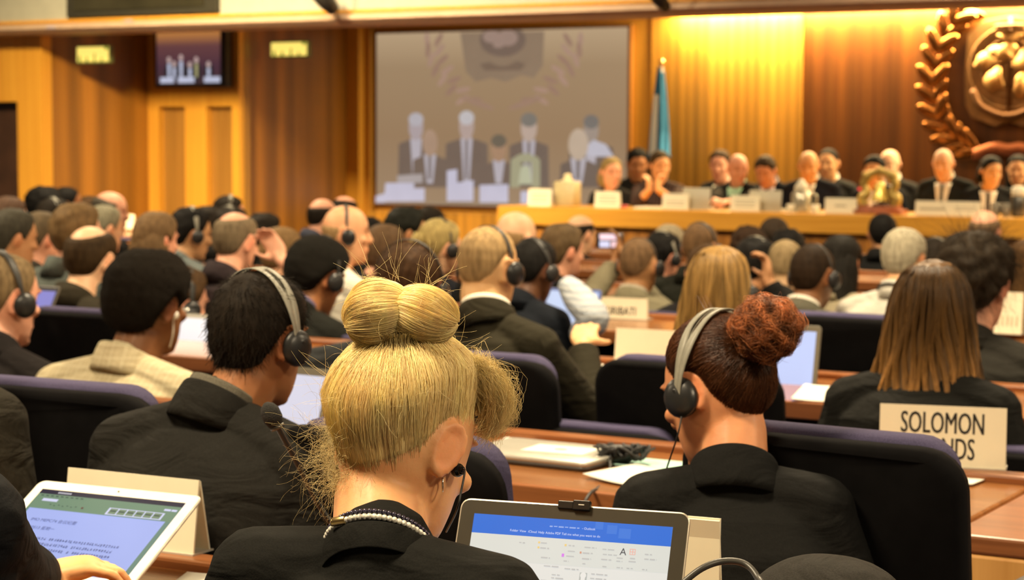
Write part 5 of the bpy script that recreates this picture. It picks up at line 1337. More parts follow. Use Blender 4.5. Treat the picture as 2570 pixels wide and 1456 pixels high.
# ------------------------------------------------------------------ laptops
SILVER = plain('laptop_silver', (.55, .53, .46), .35, .4, .05)
def ink(par, rects, col, R, o, off, name, es=0., base=None):
    m = MB()
    for x0, y0, x1, y1 in rects:
        m.add(np.array([(x0, y0, off), (x1, y0, off), (x1, y1, off), (x0, y1, off)]) @ R.T + o, [(0, 1, 2, 3)])
    return m.obj(name, glow('ink_' + name, col, es), par, smooth=False)
def laptop(name, label, T, yaw, tilt, w, lh, bd, bezel, shell, scr, es, bz=(.012, .02), r=.012, rim=None, group='laptops on the desks', keys=True):
    """T: middle of the lid's upper edge; tilt: degrees the lid leans back from upright"""
    a = math.radians(yaw); t = math.radians(tilt)
    x = np.array([math.cos(a), math.sin(a), 0]); b = np.array([-math.sin(a), math.cos(a), 0]); v = math.cos(t) * np.array([0, 0, 1.]) + math.sin(t) * b; n = np.cross(x, v)
    hinge = np.asarray(T) - v * lh
    hinge = hinge + np.array([0, 0, 0])
    rt = empty(name, hinge - np.array([0, 0, .018]), label, 'laptop', group); o = hinge - np.array(rt.location)
    Rb = np.stack([x, b, np.array([0, 0, 1.])], 1); Rl = np.stack([x, v, n], 1)
    m = MB(); rr = np.array(rrect(w, bd, r)) - [0, bd / 2]
    m.loft([np.c_[rr * k, np.full(len(rr), z)] for k, z in ((.985, -.018), (1, -.012), (1, -.004), (.99, -.001))], R=Rb, o=o); bs = m.obj('base', shell, rt)
    if keys:
        m = MB()
        for i in range(5):
            for j in range(13): m.box((-w * .44 + j * w * .068, -bd * .12 - i * bd * .095 - bd * .075, -.001), (-w * .44 + j * w * .068 + w * .058, -bd * .12 - i * bd * .095, .0008), R=Rb, o=o)
        kb = m.obj('keyboard', plain('keys', (.03, .03, .03), .5), bs, smooth=False); kb['kind'] = 'stuff'
    rr = np.array(rrect(w, lh, r)) + [0, lh / 2]
    m = MB(); m.loft([np.c_[(rr - [0, lh / 2]) * k + [0, lh / 2], np.full(len(rr), z)] for k, z in ((.985, -.006), (1, -.004), (1, -.0008), (.992, 0))], R=Rl, o=o); lid = m.obj('lid', shell if rim is None else rim, rt)
    rr2 = np.array(rrect(w - .004, lh - .004, r - .002)) + [0, lh / 2]
    m = MB(); m.add(np.c_[rr2, np.full(len(rr2), .0004)] @ Rl.T + o, [tuple(range(len(rr2)))]); m.obj('bezel', bezel, lid, smooth=False)
    sw, s0, s1 = w / 2 - bz[0], bz[1] * .9, lh - bz[1]
    ink(lid, [(-sw, s0, sw, s1)], scr, Rl, o, .0007, 'screen', es)
    return dict(rt=rt, lid=lid, R=Rl, o=o, w=w, lh=lh, sw=sw, s0=s0, s1=s1)
def frac(lp, rects):
    return [(-lp['sw'] + 2 * lp['sw'] * a, lp['s1'] - (lp['s1'] - lp['s0']) * d, -lp['sw'] + 2 * lp['sw'] * c, lp['s1'] - (lp['s1'] - lp['s0']) * b) for a, b, c, d in rects]
def put(lp, rects, col, name, es=1., lev=1): return ink(lp['lid'], frac(lp, rects), col, lp['R'], lp['o'], .0007 + .00025 * lev, name, es)
def write(lp, txt, u, v, size, col, es=1., lev=3, xs=1., align='LEFT'):
    q = lp['o'] + lp['R'] @ np.array([-lp['sw'] + 2 * lp['sw'] * u, lp['s1'] - (lp['s1'] - lp['s0']) * v, .0007 + .00025 * lev])
    return text_mesh(txt, size, 'lettering', glow('ink_txt', col, es), lp['lid'], lp['R'], q, xs, align)
# white laptop of the typist
T = at_s(302, 1224, 1545)
mac = laptop('white_laptop', 'laptop with broad white screen rim showing a text document', T, 4, 60, .325, .228, .225, plain('white_rim', (.86, .84, .74), .3, 0, .03), SILVER, (.30, .38, .78), .95, bz=(.020, .022), r=.014, rim=plain('laptop_edge', (.6, .58, .5), .3, .3), keys=True)
put(mac, [(0, 0, 1, .06)], (.012, .012, .035), 'menu_bar', 1., 1)
put(mac, [(0, .06, 1, .255)], (.125, .215, .15), 'ribbon', 1., 1)
put(mac, [(0, .255, .022, 1)], (.11, .20, .17), 'page_margin', 1., 1); put(mac, [(.965, .255, 1, 1)], (.11, .20, .17), 'page_margin', 1., 1)
for q_ in ((.545, .155, .925, .245), (.062, .12, .17, .155), (.90, .10, .945, .125), (.95, .10, .985, .125)): put(mac, [q_], (.50, .54, .78), 'ribbon_box', 1., 2)
put(mac, [(.56 + .06 * i, .165, .612 + .06 * i, .235) for i in range(6)], (.15, .22, .15), 'style_thumbnail', 1., 3)
put(mac, [(.565 + .06 * i, .19, .605 + .06 * i, .205) for i in range(6)] + [(.03 + .035 * i, .08, .05 + .035 * i, .092) for i in range(9)] + [(.14 + .03 * i, .19 + .01 * (i % 2), .15 + .03 * i, .2 + .01 * (i % 2)) for i in range(7)], (.035, .06, .05), 'icon_row', 1., 4)
put(mac, [(.365, .19, .38, .212)], (.10, .03, .03), 'icon', 1., 4)
put(mac, [(.13 + .012 * i, .025, .138 + .012 * i, .045) for i in range(8)], (.5, .52, .62), 'menu_title', 1., 2)
write(mac, 'IMO MEPC74 会议纪要', .10, .40, .0092, (.06, .07, .2), lev=3)
write(mac, '20190513 星期一', .085, .50, .0088, (.06, .07, .2), lev=3)
strokes = []
for row, (v, x1) in enumerate(((.625, .80), (.69, .79), (.755, .785), (.815, .34))):
    x = .09 - .004 * row
    while x < x1:
        if rng.uniform() < .09: x += .018; continue
        for _ in range(4):
            a, b = rng.uniform(0, .012), rng.uniform(-.014, .014)
            if rng.uniform() < .5: strokes.append((x + a * .3, v + b, x + .0135, v + b + .0042))
            else: strokes.append((x + a, v - .014, x + a + .0024, v + .014))
        x += .0185
put(mac, strokes, (.035, .035, .12), 'text_line', 1., 3)
put(mac, [(.225, .87, .50, .925)], (.16, .22, .22), 'dock', 1., 3)
m = MB(); c = mac['o'] + mac['R'] @ np.array([0.004, mac['lh'] - .011, .0006]); m.ell(c, (.0016, .0016, .0016)); m.obj('camera_dot', plain('lens', (.01, .01, .01), .2), mac['lid'])
# dark laptop of the blonde woman
T = at_s(1441, 1268, 1850)
ol = laptop('dark_laptop', 'laptop with dark bezel showing a blue and white mail window', T, 11, 24, .325, .212, .22, plain('bezel_dark', (.042, .036, .024), .35, 0, .06), SILVER, (.70, .71, .69), .95, bz=(.022, .021), r=.014, rim=plain('laptop_edge2', (.62, .56, .45), .3, .5))
put(ol, [(0, 0, 1, .155)], (.028, .145, .63), 'title_bar', 1., 1)
put(ol, [(.62 + .06 * i, 0.0 + .02 * i, .66 + .07 * i, .06 + .03 * i) for i in range(3)], (.05, .18, .66), 'title_pattern', 1., 2)
put(ol, [(0, .155, 1, .365)], (.62, .64, .61), 'ribbon', 1., 1)
put(ol, [(.335, .62, .535, .71)], (.48, .50, .48), 'selected_row', 1., 2)
W_ = (.62, .70, .9)
for t_, u_ in (('Folder', .195), ('View', .2445), ('iCloud', .288), ('Help', .339), ('Adobe PDF', .376), ('Tell me what you want to do', .458)): write(ol, t_, u_, .117, .0046, W_, lev=3)
write(ol, '- Outlook', .556, .062, .0046, W_, lev=3)
def words_(u0, v0, L_, h=.011):
    out = []; x = u0
    while x < u0 + L_:
        w_ = min(rng.uniform(.012, .04), u0 + L_ - x); out.append((x, v0, x + w_, v0 + h * rng.uniform(.7, 1.))); x += w_ + .006
    return out
put(ol, words_(.393, .057, .15, .012), (.26, .38, .76), 'window_title', 1., 3)
write(ol, 'A', .757, .225, .0135, (.05, .05, .06), lev=3)
grey = []
for u0, v0, n_ in ((.25, .205, .03), (.36, .195, .03), (.36, .235, .045), (.50, .20, .03), (.50, .245, .035), (.495, .285, .04), (.58, .205, .06), (.575, .25, .05), (.575, .295, .045), (.67, .21, .06), (.675, .25, .07), (.67, .29, .05), (.745, .27, .03), (.745, .295, .03), (.81, .265, .025), (.805, .29, .035), (.88, .225, .035), (.88, .262, .06), (.37, .31, .045), (.485, .325, .025), (.58, .335, .015), (.68, .345, .02), (.75, .345, .03), (.80, .345, .03), (.875, .345, .025), (.39, .375, .08), (.495, .385, .07), (.435, .44, .04), (.435, .465, .065), (.335, .49, .13), (.335, .53, .14), (.35, .63, .06), (.42, .632, .07), (.35, .66, .09), (.43, .73, .05), (.36, .755, .08), (.34, .80, .12), (.63, .41, .08), (.627, .445, .08), (.588, .53, .12), (.585, .565, .17), (.83, .61, .09), (.56, .75, .09), (.56, .80, .15), (.56, .85, .13)):
    grey += words_(u0, v0, n_)
for nm_, ok_ in tuple(('ribbon_text', lambda r, a=a, b=b: r[1] < .36 and a <= r[0] < b) for a, b in ((0, .33), (.33, .46), (.46, .56), (.56, .72), (.72, .86), (.86, 2))) + (('list_text', lambda r: r[1] >= .36 and r[0] < .54), ('message_text', lambda r: r[1] >= .36 and r[0] >= .54)):
    rs_ = [r for r in grey if ok_(r)]
    if rs_: put(ol, rs_, (.47, .47, .46), nm_, 1., 3)
put(ol, words_(.627, .487, .215, .013) + words_(.562, .675, .06, .014), (.22, .2, .28), 'heading_text', 1., 3)
put(ol, [(.565, .60, .93, .64)], (.52, .55, .55), 'divider_band', 1., 2)
put(ol, words_(.568, .607, .055), (.35, .48, .75), 'link_text', 1., 3)
put(ol, [(.472, .272, .484, .298)], (.62, .2, .75), 'purple_icon', 1., 3)
put(ol, [(.346, .19, .356, .205)], (.75, .55, .2), 'yellow_icon', 1., 3); put(ol, [(.346, .23, .356, .245)], (.75, .55, .2), 'yellow_icon', 1., 3); put(ol, [(.48, .195, .49, .212)], (.75, .55, .2), 'yellow_icon', 1., 3); put(ol, [(.56, .245, .569, .262)], (.6, .3, .2), 'orange_icon', 1., 3)
put(ol, [(.805, .195, .83, .199), (.805, .216, .83, .22), (.805, .237, .83, .241), (.805, .195, .808, .241), (.818, .195, .821, .241), (.83, .195, .833, .241)], (.8, .38, .3), 'grid_icon', 1., 3)
put(ol, [(.573, .41, .61, .47)], (.42, .44, .42), 'portrait_box', 1., 2)
hd_ = MB(); 
c = frac(ol, [(.5915, .432, .5915, .432)])[0]; an = np.arange(16) * PI / 8
hd_.add(np.c_[c[0] + .0042 * np.cos(an), c[1] + .0042 * np.sin(an), np.full(16, .0016)] @ ol['R'].T + ol['o'], [tuple(range(16))]); hd_.obj('portrait_icon', glow('ink_p', (.72, .72, .7), 1.), ol['lid'], smooth=False)
put(ol, [(.581, .45, .602, .47)], (.72, .72, .7), 'portrait_icon', 1., 4)
m = MB(); m.box((-.022, .2055, -.002), (.0, .2165, .004), R=ol['R'], o=ol['o']); m.box((.0, .2045, -.002), (.024, .218, .0065), R=ol['R'], o=ol['o']); wc = m.obj('webcam_cover', plain('webcam_black', (.008, .008, .008), .25), ol['lid'], smooth=False, bevel=.001)
m = MB(); m.box((.008, .211, .0066), (.016, .2122, .007), R=ol['R'], o=ol['o']); m.obj('webcam_glint', plain('webcam_white', (.7, .65, .55), .4), ol['lid'], smooth=False)
GB = plain('bezel_grey', (.13, .115, .08), .4, 0, .05)
laptop('grey_laptop', 'open laptop with white screen beyond the man in black suit', on_y(700, 917, 3.80), -4, 20, .33, .205, .22, GB, GB, (.62, .63, .78), .95, bz=(.010, .018))
laptop('grey_laptop', 'open grey laptop with pale blue screen right of the curly bun', on_y(1922, 812, 5.42), 4, 14, .34, .215, .23, GB, GB, (.50, .60, .95), .95, bz=(.014, .018))
laptop('blue_laptop', 'open laptop with blue-framed screen beside the KIRIBATI plate', on_y(1440, 724, 6.78), 0, 16, .25, .16, .17, plain('bezel_blue', (.10, .16, .5), .4), GB, (.50, .62, .9), .95, bz=(.014, .012), keys=False)
laptop('grey_laptop', 'open laptop with violet screen at the left edge behind the headset man', on_y(75, 716, 5.45), 0, 30, .30, .2, .2, plain('bezel_black', (.02, .02, .03), .4), GB, (.22, .22, .62), .9, keys=False)
laptop('grey_laptop', 'open laptop with bluish white screen between checked jacket and black suit', on_y(500, 788, 5.52), -3, 40, .30, .2, .2, GB, GB, (.50, .54, .68), .9, keys=False)
# closed silver laptop, card on it
c = on_z(1372, 1152, .74); Rq = Rz(math.radians(-2))
cl = empty('silver_laptop', c, 'closed silver laptop lying on the desk under a white card', 'laptop')
m = MB(); rr = np.array(rrect(.33, .23, .016))
m.loft([np.c_[rr * k, np.full(len(rr), z)] for k, z in ((.97, 0), (1, .005), (1, .011))], R=Rq); m.obj('base', plain('laptop_dark_side', (.05, .045, .04), .4), cl)
m = MB(); m.loft([np.c_[rr * k, np.full(len(rr), z)] for k, z in ((1, .0112), (1, .018), (.985, .021))], R=Rq); m.obj('lid', SILVER, cl)
PAPER = plain('paper', (.82, .80, .70), .7, 0, .03, 20)
cd = empty('printed_card', c + Rq @ np.array([.03, .01, .0215]), 'white card with a small dark print lying on the closed laptop', 'card')
m = MB(); m.box((-.075, -.05, 0), (.075, .05, .0012), R=Rq @ Rz(.1)); m.obj('card', PAPER, cd, smooth=False)
m = MB(); m.ell((0.0, .0, .0014), (.016, .011, .0004)); m.obj('print', plain('print_grey', (.25, .23, .2), .7), cd)

# ------------------------------------------------------------------ papers on the desks
def sheet(name, label, pts, z, col=None, cat='paper', grp=None, curl=.0):
    P = np.array([on_z(px, py, z) for px, py in pts]); c = P.mean(0); n = 8
    uu = np.linspace(0, 1, n)
    g = np.array([[(1 - u) * (1 - v) * P[0] + u * (1 - v) * P[1] + u * v * P[2] + (1 - u) * v * P[3] + np.array([0, 0, .0008 + curl * (v - .5) ** 2 * 4]) for u in uu] for v in uu]) - c
    m = MB(); m.grid(g); o = m.obj(name, plain('paper_' + str(col), col, .7, 0, .03, 20) if col else PAPER, None); o.location = c
    o.modifiers.new('t', 'SOLIDIFY').thickness = .0012
    return tag(o, label, cat, grp)
sheet('paper_sheet', 'white papers on the desk left of the red-haired woman', [(1462, 1198), (1600, 1172), (1765, 1196), (1650, 1234)], .744, curl=.006)
sheet('folder', 'pale teal folder under the tangled cables', [(1500, 1163), (1545, 1145), (1760, 1165), (1740, 1192)], .742, (.40, .68, .58), 'folder')
sheet('paper_sheet', 'small white paper at the far side of the cable desk', [(1262, 1104), (1275, 1095), (1345, 1099), (1335, 1110)], .742)
sheet('paper_sheet', 'white papers beside the pale blue laptop screen', [(1985, 1005), (2020, 968), (2135, 972), (2125, 1012)], .744, curl=.004)
sheet('paper_sheet', 'white paper beside the SOLOMON ISLANDS name plate', [(2360, 1212), (2390, 1180), (2510, 1190), (2440, 1218)], .744)
sheet('paper_sheet', 'white paper near the elbow of the brown suit man', [(1492, 950), (1500, 915), (1545, 917), (1540, 952)], .744)
sheet('paper_sheet', 'white paper beside the white-rimmed laptop at the bottom', [(438, 1462), (470, 1438), (640, 1455), (600, 1480)], .744)
# tangle of cables
c = on_z(1572, 1166, .742); cb = empty('cable_bundle', c, 'tangled bundle of black cables on the teal folder', 'cable')
CABLE = plain('cable', (.015, .015, .015), .5)
for k in range(7):
    a = rng.uniform(0, 6.28); pts = [np.array([.035 * math.cos(a + t) * (1 + .4 * math.sin(3 * t + k)) + .012 * t - .03, .05 * math.sin(a + t) * (.6 + .3 * math.cos(2 * t)) , .008 + .035 * abs(math.sin(t * 1.7 + k))]) for t in np.linspace(0, 5.5, 9)]
    m = MB(); m.tube(spline(pts, 40), .0028, 6); m.obj('cable_loop', CABLE, cb)
m = MB(); m.ell((-.02, .005, .022), (.036, .02, .02), Rz(.5), e=.7); m.obj('cable_tie', CABLE, cb)
e0 = on_y(1530, 1196, c[1] - .12) - c; e1 = on_y(1470, 1256, c[1] - .42) - c
m = MB(); m.tube(spline([(-.03, -.02, .02), e0, (e0 + e1) / 2, e1, e1 + np.array([-.03, -.06, -.12])], 24), .0035, 8); m.obj('cable_end', CABLE, cb)
m = MB(); m.tube(spline([(-.05, .01, .012), (-.13, .04, .006), (-.2, .0, .006), (-.17, -.06, .006), (-.07, -.05, .006)], 30), .0022, 6); m.obj('cable_loop', CABLE, cb)

# ------------------------------------------------------------------ name plates
PL = plain('plate_card', (.82, .77, .58), .55, 0, .02, 20)
INK = plain('plate_ink', (.015, .015, .015), .6)
def plate(label, c, w, h, yaw=0., lines=(), lean=8, ts=.04, xs=.82, marks=(), back=True, name='name_plate', grp=None, front=-1, col=None):
    """c: middle of its lower front edge. A leaning card on a small foot, writing on the side towards -y when yaw=0"""
    R = Rz(math.radians(yaw)); Rf = R @ Rx(math.radians(-lean))
    rt = empty(name, c, label, 'name plate', grp)
    m = MB(); m.box((-w / 2, -.002, 0), (w / 2, .002, h), R=Rf, o=R @ np.array([0, .002, .002])); m.obj('card', col or PL, rt, smooth=False)
    if back:
        m = MB(); m.box((-w / 2, -.002, 0), (w / 2, .002, h * .99), R=R @ Rx(math.radians(lean + 4)), o=R @ np.array([0, 2 * h * math.sin(math.radians(lean)) * 1.25 + .004, .002])); m.obj('rear_card', col or PL, rt, smooth=False)
        m = MB(); m.box((-w / 2 - .002, -.004, 0), (w / 2 + .002, .06, .003), R=R); m.obj('foot', plain('plate_foot', (.5, .46, .38), .4), rt, smooth=False)
    Rt = Rf @ Rx(PI / 2)
    for t, u, v in [(t, u + k / w, v) for t, u, v in lines for k in (-.0007, .0007)]:
        text_mesh(t, ts, 'lettering', INK, rt, Rt, R @ np.array([0, .002, .002]) + Rf @ np.array([(u - .5) * w, -.0026, v * h]), xs, 'CENTER', .0)
    if marks:
        m = MB()
        for x0, z0, x1, z1 in marks: m.box(((x0 - .5) * w, -.0028, z0 * h), ((x1 - .5) * w, -.002, z1 * h), R=Rf, o=R @ np.array([0, .002, .002]))
        m.obj('print', plain('faint_print', (.42, .39, .26), .7) if marks[0][1] < 2 else INK, rt, smooth=False)
    return rt
c = on_y(2363, 1160, 4.06)
plate('white country plate reading SOLOMON ISLANDS behind the tall chair', (c[0], c[1], .758), .262, .128, 14, (('SOLOMON', .50, .70), ('ISLANDS', .50, .28)), ts=.064, xs=.55, lean=6)
c = on_y(1557, 790, 7.02)
plate('white country plate reading KIRIBATI beyond the purple chair', (c[0], c[1], .741), .225, .082, 4, (('KIRIBATI', .49, .34),), ts=.046, xs=.78, lean=4)
c = on_y(1622, 850, 5.56)
plate('blank back of a white name plate below the KIRIBATI plate', (c[0], c[1], .758), .215, .098, 4)
c = on_y(2530, 760, 7.06)
plate('white name plate at the right edge beside the wavy dark hair', (c[0], c[1], .758), .10, .15, 0, marks=[(.1 + .17 * i, .18, .16 + .17 * i, .42) for i in range(5)])
c = on_y(318, 1400, 2.53)
plate('blank white name plate standing behind the white-rimmed laptop', (c[0], c[1], .758), .272, .122, 3)
c = on_y(1640, 1400, 2.50)
plate('blank white name plate standing behind the dark-framed laptop', (c[0], c[1], .758), .19, .158, 6, lean=3)
c = on_y(322, 560, 11.70)
plate('small white name plate at the back left near the slotted pier', (c[0], c[1], .758), .09, .11, 0)

# ------------------------------------------------------------------ microphone on the front desk
hp0 = on_y(672, 1022, 2.33); hp1 = on_y(689, 1058, 2.335); st1 = on_y(812, 1286, 2.42); base = np.array([st1[0] + .075, 2.47, .741])
mic = empty('gooseneck_microphone', base, 'slim black gooseneck microphone left of the blonde woman', 'microphone')
m = MB(); m.loft([np.c_[r * np.cos(np.arange(24) * PI / 12), r * np.sin(np.arange(24) * PI / 12), np.full(24, z)] for r, z in ((.05, 0), (.05, .012), (.035, .022), (.012, .028))]); m.obj('base', plain('mic_black', (.012, .012, .011), .4), mic)
m = MB(); m.tube(spline([(0, 0, .02), (st1 - base) * .45 + np.array([.02, 0, -.01]), st1 - base, (st1 - base) * .5 + (hp1 - base) * .5, hp1 - base], 30), .0042, 10); m.obj('stem', plain('mic_black', (.012, .012, .011), .4), mic)
d = (hp0 - hp1); d /= np.linalg.norm(d); c = (hp0 + hp1) / 2 - base
m = MB(); m.tube([c - d * .022, c - d * .019, c - d * .008, c + d * .005, c + d * .014, c + d * .019], [.006, .0105, .0145, .0145, .010, .003], 16); m.obj('windscreen', plain('foam', (.016, .015, .013), .95, 0, .4, 500, .6), mic)
m = MB(); m.tube([c - d * .024, c - d * .018], [.0105, .0112], 14); m.obj('collar_ring', plain('mic_ring', (.10, .10, .09), .3, .6), mic)

# ------------------------------------------------------------------ bag and its cable at the bottom right
BAGM = fabric('bag_cloth', (.040, .037, .032), fold=.7)
c = on_y(2165, 1430, 2.30); c = np.array([c[0], 2.27, .741])
bag = empty('padded_bag', c, 'dark grey padded bag at the bottom right in front of the tall chair', 'bag')
m = MB(); m.ell((-.045, .03, .075), (.115, .10, .115), None, 28, 16, .85); m.ell((.115, .0, .06), (.135, .09, .095), Ry(.15), 28, 16, .8); m.ell((.03, -.03, .045), (.15, .1, .06), None, 28, 14, .7)
me = remesh(m, 'bag_body', .005, 6); mobj('bag_body', me, BAGM, bag)
m = MB(); t = np.linspace(.15, PI - .15, 20); m.tube(np.c_[-.045 + .1 * np.cos(t), np.full(20, -.062), .06 + .1 * np.sin(t)], .004, 6); m.obj('zip', plain('zip', (.02, .02, .02), .4), bag)
m = MB(); m.tube(spline([(.03, -.055, .14), (.05, -.085, .15), (.10, -.09, .14), (.13, -.07, .12)], 16), .007, 8); m.obj('carry_handle', BAGM, bag)
pts = [on_y(px, py, Y) for px, py, Y in ((1700, 1475, 2.12), (1760, 1428, 2.14), (1815, 1409, 2.16), (1868, 1415, 2.17), (1900, 1448, 2.16), (1915, 1500, 2.14))]
o = pts[0]; ca = empty('thick_cable', o, 'thick black cable looping in front of the padded bag', 'cable')
m = MB(); m.tube(spline([p - o for p in pts] + [pts[-1] - o + np.array([.0, -.02, -.1])], 36), .0042, 8); m.obj('cable', plain('cable_grey', (.05, .047, .04), .4), ca)

# ------------------------------------------------------------------ phone, striped sleeve, small things
ph = empty('mobile_phone', phone_p, 'raised mobile phone with bright screen held up before the podium', 'phone')
Rp = Rz(YAW - .1)
m = MB(); m.box((-.062, -.005, -.034), (.062, .005, .034), R=Rp, bev=.004); m.obj('casing', plain('phone_black', (.02, .018, .018), .3), ph)
m = MB(); m.box((-.045, -.007, .004), (.045, -.0055, .03), R=Rp); m.obj('screen', glow('phone_screen', (1., .72, .80), 1.1), ph, smooth=False)
m = MB(); m.box((-.045, -.007, -.03), (.0, -.0055, -.002), R=Rp); m.obj('screen', glow('phone_screen2', (.72, .72, .95), 1.), ph, smooth=False)
m = MB(); m.box((.005, -.007, -.03), (.045, -.0055, -.002), R=Rp); m.obj('screen', glow('phone_screen3', (.95, .66, .72), .9), ph, smooth=False)
q = PEOPLE['vest_man']; S = q['Sh'][1]; yy = S[1]
E = on_y(1492, 800, yy - .10); Wd = on_y(1452, 842, yy + .02)
m = MB(); p0 = on_y(1440, 735, yy - .03)
m.tube(spline([p0 - (E - p0) * .35, p0, p0 * .4 + E * .6, E, E * .4 + Wd * .6, Wd], 18) - q['root'], np.interp(np.arange(18), [0, 5, 11, 17], [.036, .056, .055, .038]), 16)
m.obj('shirt_sleeve', fabric('striped_sleeve', (.50, .54, .58), check=[('Z', 14., (.36, .41, .48), .6)], fold=.6), q['rt'])
q = PEOPLE['watch_man']; c = on_y(466, 784, q['H'][1] - .12)
w_ = empty('wrist_watch', c, 'round pale wrist watch beside the checked jacket', 'watch')
m = MB(); a = np.arange(20) * PI / 10
m.loft([np.c_[r * np.cos(a), np.full(20, y), r * np.sin(a)] for r, y in ((.016, .004), (.019, .0), (.019, -.006))], R=Rz(.45)); m.obj('case', plain('watch_steel', (.35, .35, .33), .2, .8), w_)
m = MB(); m.add(np.c_[.0145 * np.cos(a), np.full(20, -.0065), .0145 * np.sin(a)] @ Rz(.45).T, [tuple(range(20))]); m.obj('dial', plain('watch_dial', (.75, .72, .62), .3), w_, smooth=False)
m = MB(); m.tube(np.c_[.028 * np.cos(a[:]), .02 + .022 * np.sin(a), np.zeros(20)], .008, 6); m.obj('strap', plain('watch_strap', (.02, .02, .02), .5), w_)
q = PEOPLE['checked_man']
ec = q['H'] + q['Rh'] @ np.array([.088, .004, -.02]) * q['hs']
ep = empty('white_earphone', ec, 'white earphone with hanging cord in the ear of the man in checked jacket', 'earphone')
m = MB(); m.ell((0, 0, 0), (.008, .009, .012)); m.obj('bud', plain('white_plastic', (.8, .78, .7), .3), ep)
m = MB(); m.tube(spline([(0, 0, -.006), on_y(436, 800, ec[1]) - ec, on_y(434, 840, ec[1] + .005) - ec, on_y(426, 872, ec[1] + .02) - ec], 20), .0022, 6); m.obj('cord', plain('white_plastic', (.8, .78, .7), .3), ep)
q = PEOPLE['white_hair_man']; a = np.linspace(0, 2 * PI, 32, endpoint=False)
m = MB(); m.tube(np.r_[np.c_[(q['nr'] + .016) * np.sin(a), (q['nr'] + .02) * np.cos(a) - .006, .012 - .02 * np.cos(a)]] @ q['Rc'].T, .005, 6)
ly = empty('lanyard', q['Nk'], 'dark lanyard round the neck of the man in white shirt', 'lanyard'); m.obj('strap', plain('lanyard_cloth', (.04, .05, .05), .8), ly)

# ------------------------------------------------------------------ things on the podium
PYF = PY + .07
GREY_L = plain('laptop_back', (.40, .37, .28), .5, 0, .04)
faint = lambda n, x0=.15, x1=.85: [(x0, .25 + .2 * i, x1, .32 + .2 * i) for i in range(n)]
def pplate(x0, x1, y0, y1, label, marks=(), Y=PYF, col=None):
    a = on_y(x0, y0, Y); b = on_y(x1, y1, Y)
    return plate(label, ((a[0] + b[0]) / 2, Y, pz), b[0] - a[0], max(a[2] - pz, .05), 0, lean=5, marks=marks, col=col)
pplate(1325, 1382, 474, 515, 'cream name plate at the left end of the podium', faint(3))
pplate(1492, 1555, 480, 522, 'cream name plate before the blonde woman at the podium', faint(3))
pplate(1662, 1727, 486, 526, 'cream name plate before the woman with clasped hands', faint(2))
pplate(1833, 1905, 491, 535, 'cream name plate before the man in mint shirt', faint(3))
pplate(2070, 2148, 497, 543, 'cream name plate left of the brass bell', [(.32, .42, .68, .55)])
pplate(2297, 2380, 504, 549, 'cream name plate right of the bell, left of a pair', [(.12, .36, .9, .52)])
pplate(2381, 2461, 506, 552, 'cream name plate right of the bell, right of a pair', [(.18, .56, .82, .62), (.18, .4, .82, .46)])
def plaptop(px, py, w, label, Y, a0):
    c = on_y(px, py, Y); h = c[2] - pz
    rt = empty('podium_laptop', (c[0], Y, pz), label, 'laptop', 'open laptops on the podium seen from behind')
    m = MB(); m.box((-w / 2, 0, 0), (w / 2, .008, h), R=Rx(-.12), bev=.004); m.obj('lid', GREY_L, rt)
    m = MB(); m.box((-w / 2, -.0, 0), (w / 2, .2, .016), bev=.006); m.obj('base', GREY_L, rt)
plaptop(1746, 471, .24, 'pale laptop lid seen from behind left of the mint shirt', PY + .13, 0)
plaptop(1919, 478, .27, 'grey laptop lid seen from behind right of the mint shirt plate', PY + .14, 0)
def lathe(par, name, prof, mat, o=(0, 0, 0), n=24):
    a = np.arange(n) * 2 * PI / n; m = MB(); m.loft([np.c_[r * np.cos(a), r * np.sin(a), np.full(n, z)] for r, z in prof], o=o); return m.obj(name, mat, par)
c = on_y(1424, 515, PY + .25); jg = empty('squat_jug', (c[0], c[1], pz), 'beige square-shouldered jug with a cream knob lid', 'jug')
m = MB(); m.box((-.095, -.07, 0), (.095, .07, .205), bev=.02); m.obj('body', plain('jug_beige', (.42, .36, .20), .5), jg)
lathe(jg, 'lid', ((.05, .2), (.05, .215), (.03, .225), (.026, .235), (.034, .25), (.02, .265), (.004, .268)), plain('jug_cream', (.7, .62, .38), .4))
GLASS = plain('jar_steel', (.42, .40, .31), .2, .5, .15, 20)
c = on_y(2011, 525, PY + .22); jr = empty('vacuum_jar', (c[0], c[1], pz), 'silvery tall jar with pale lid left of the NAME plate by the bell', 'jar'); jr['label'] = 'silvery tall jar with pale lid before the turned bald man'
lathe(jr, 'body', ((.075, 0), (.08, .01), (.08, .13), (.06, .16), (.05, .175)), GLASS); lathe(jr, 'lid', ((.05, .172), (.056, .18), (.05, .2), (.03, .225), (.012, .25), (.002, .252)), plain('jar_lid', (.62, .58, .45), .4))
m = MB(); m.tube(spline([(.075, 0, .14), (.12, 0, .13), (.12, 0, .07), (.08, 0, .04)], 12), .008, 8); m.obj('handle', GLASS, jr)
c = on_y(2556, 535, PY + .22); th2 = empty('vacuum_jar', (c[0], c[1], pz), 'dark steel flask with pale lid at the right end of the podium', 'flask')
lathe(th2, 'body', ((.05, 0), (.055, .01), (.055, .14), (.045, .16)), plain('flask_dark', (.10, .10, .09), .25, .6)); lathe(th2, 'lid', ((.052, .155), (.055, .165), (.05, .215), (.02, .225)), plain('jar_lid', (.62, .58, .45), .4))
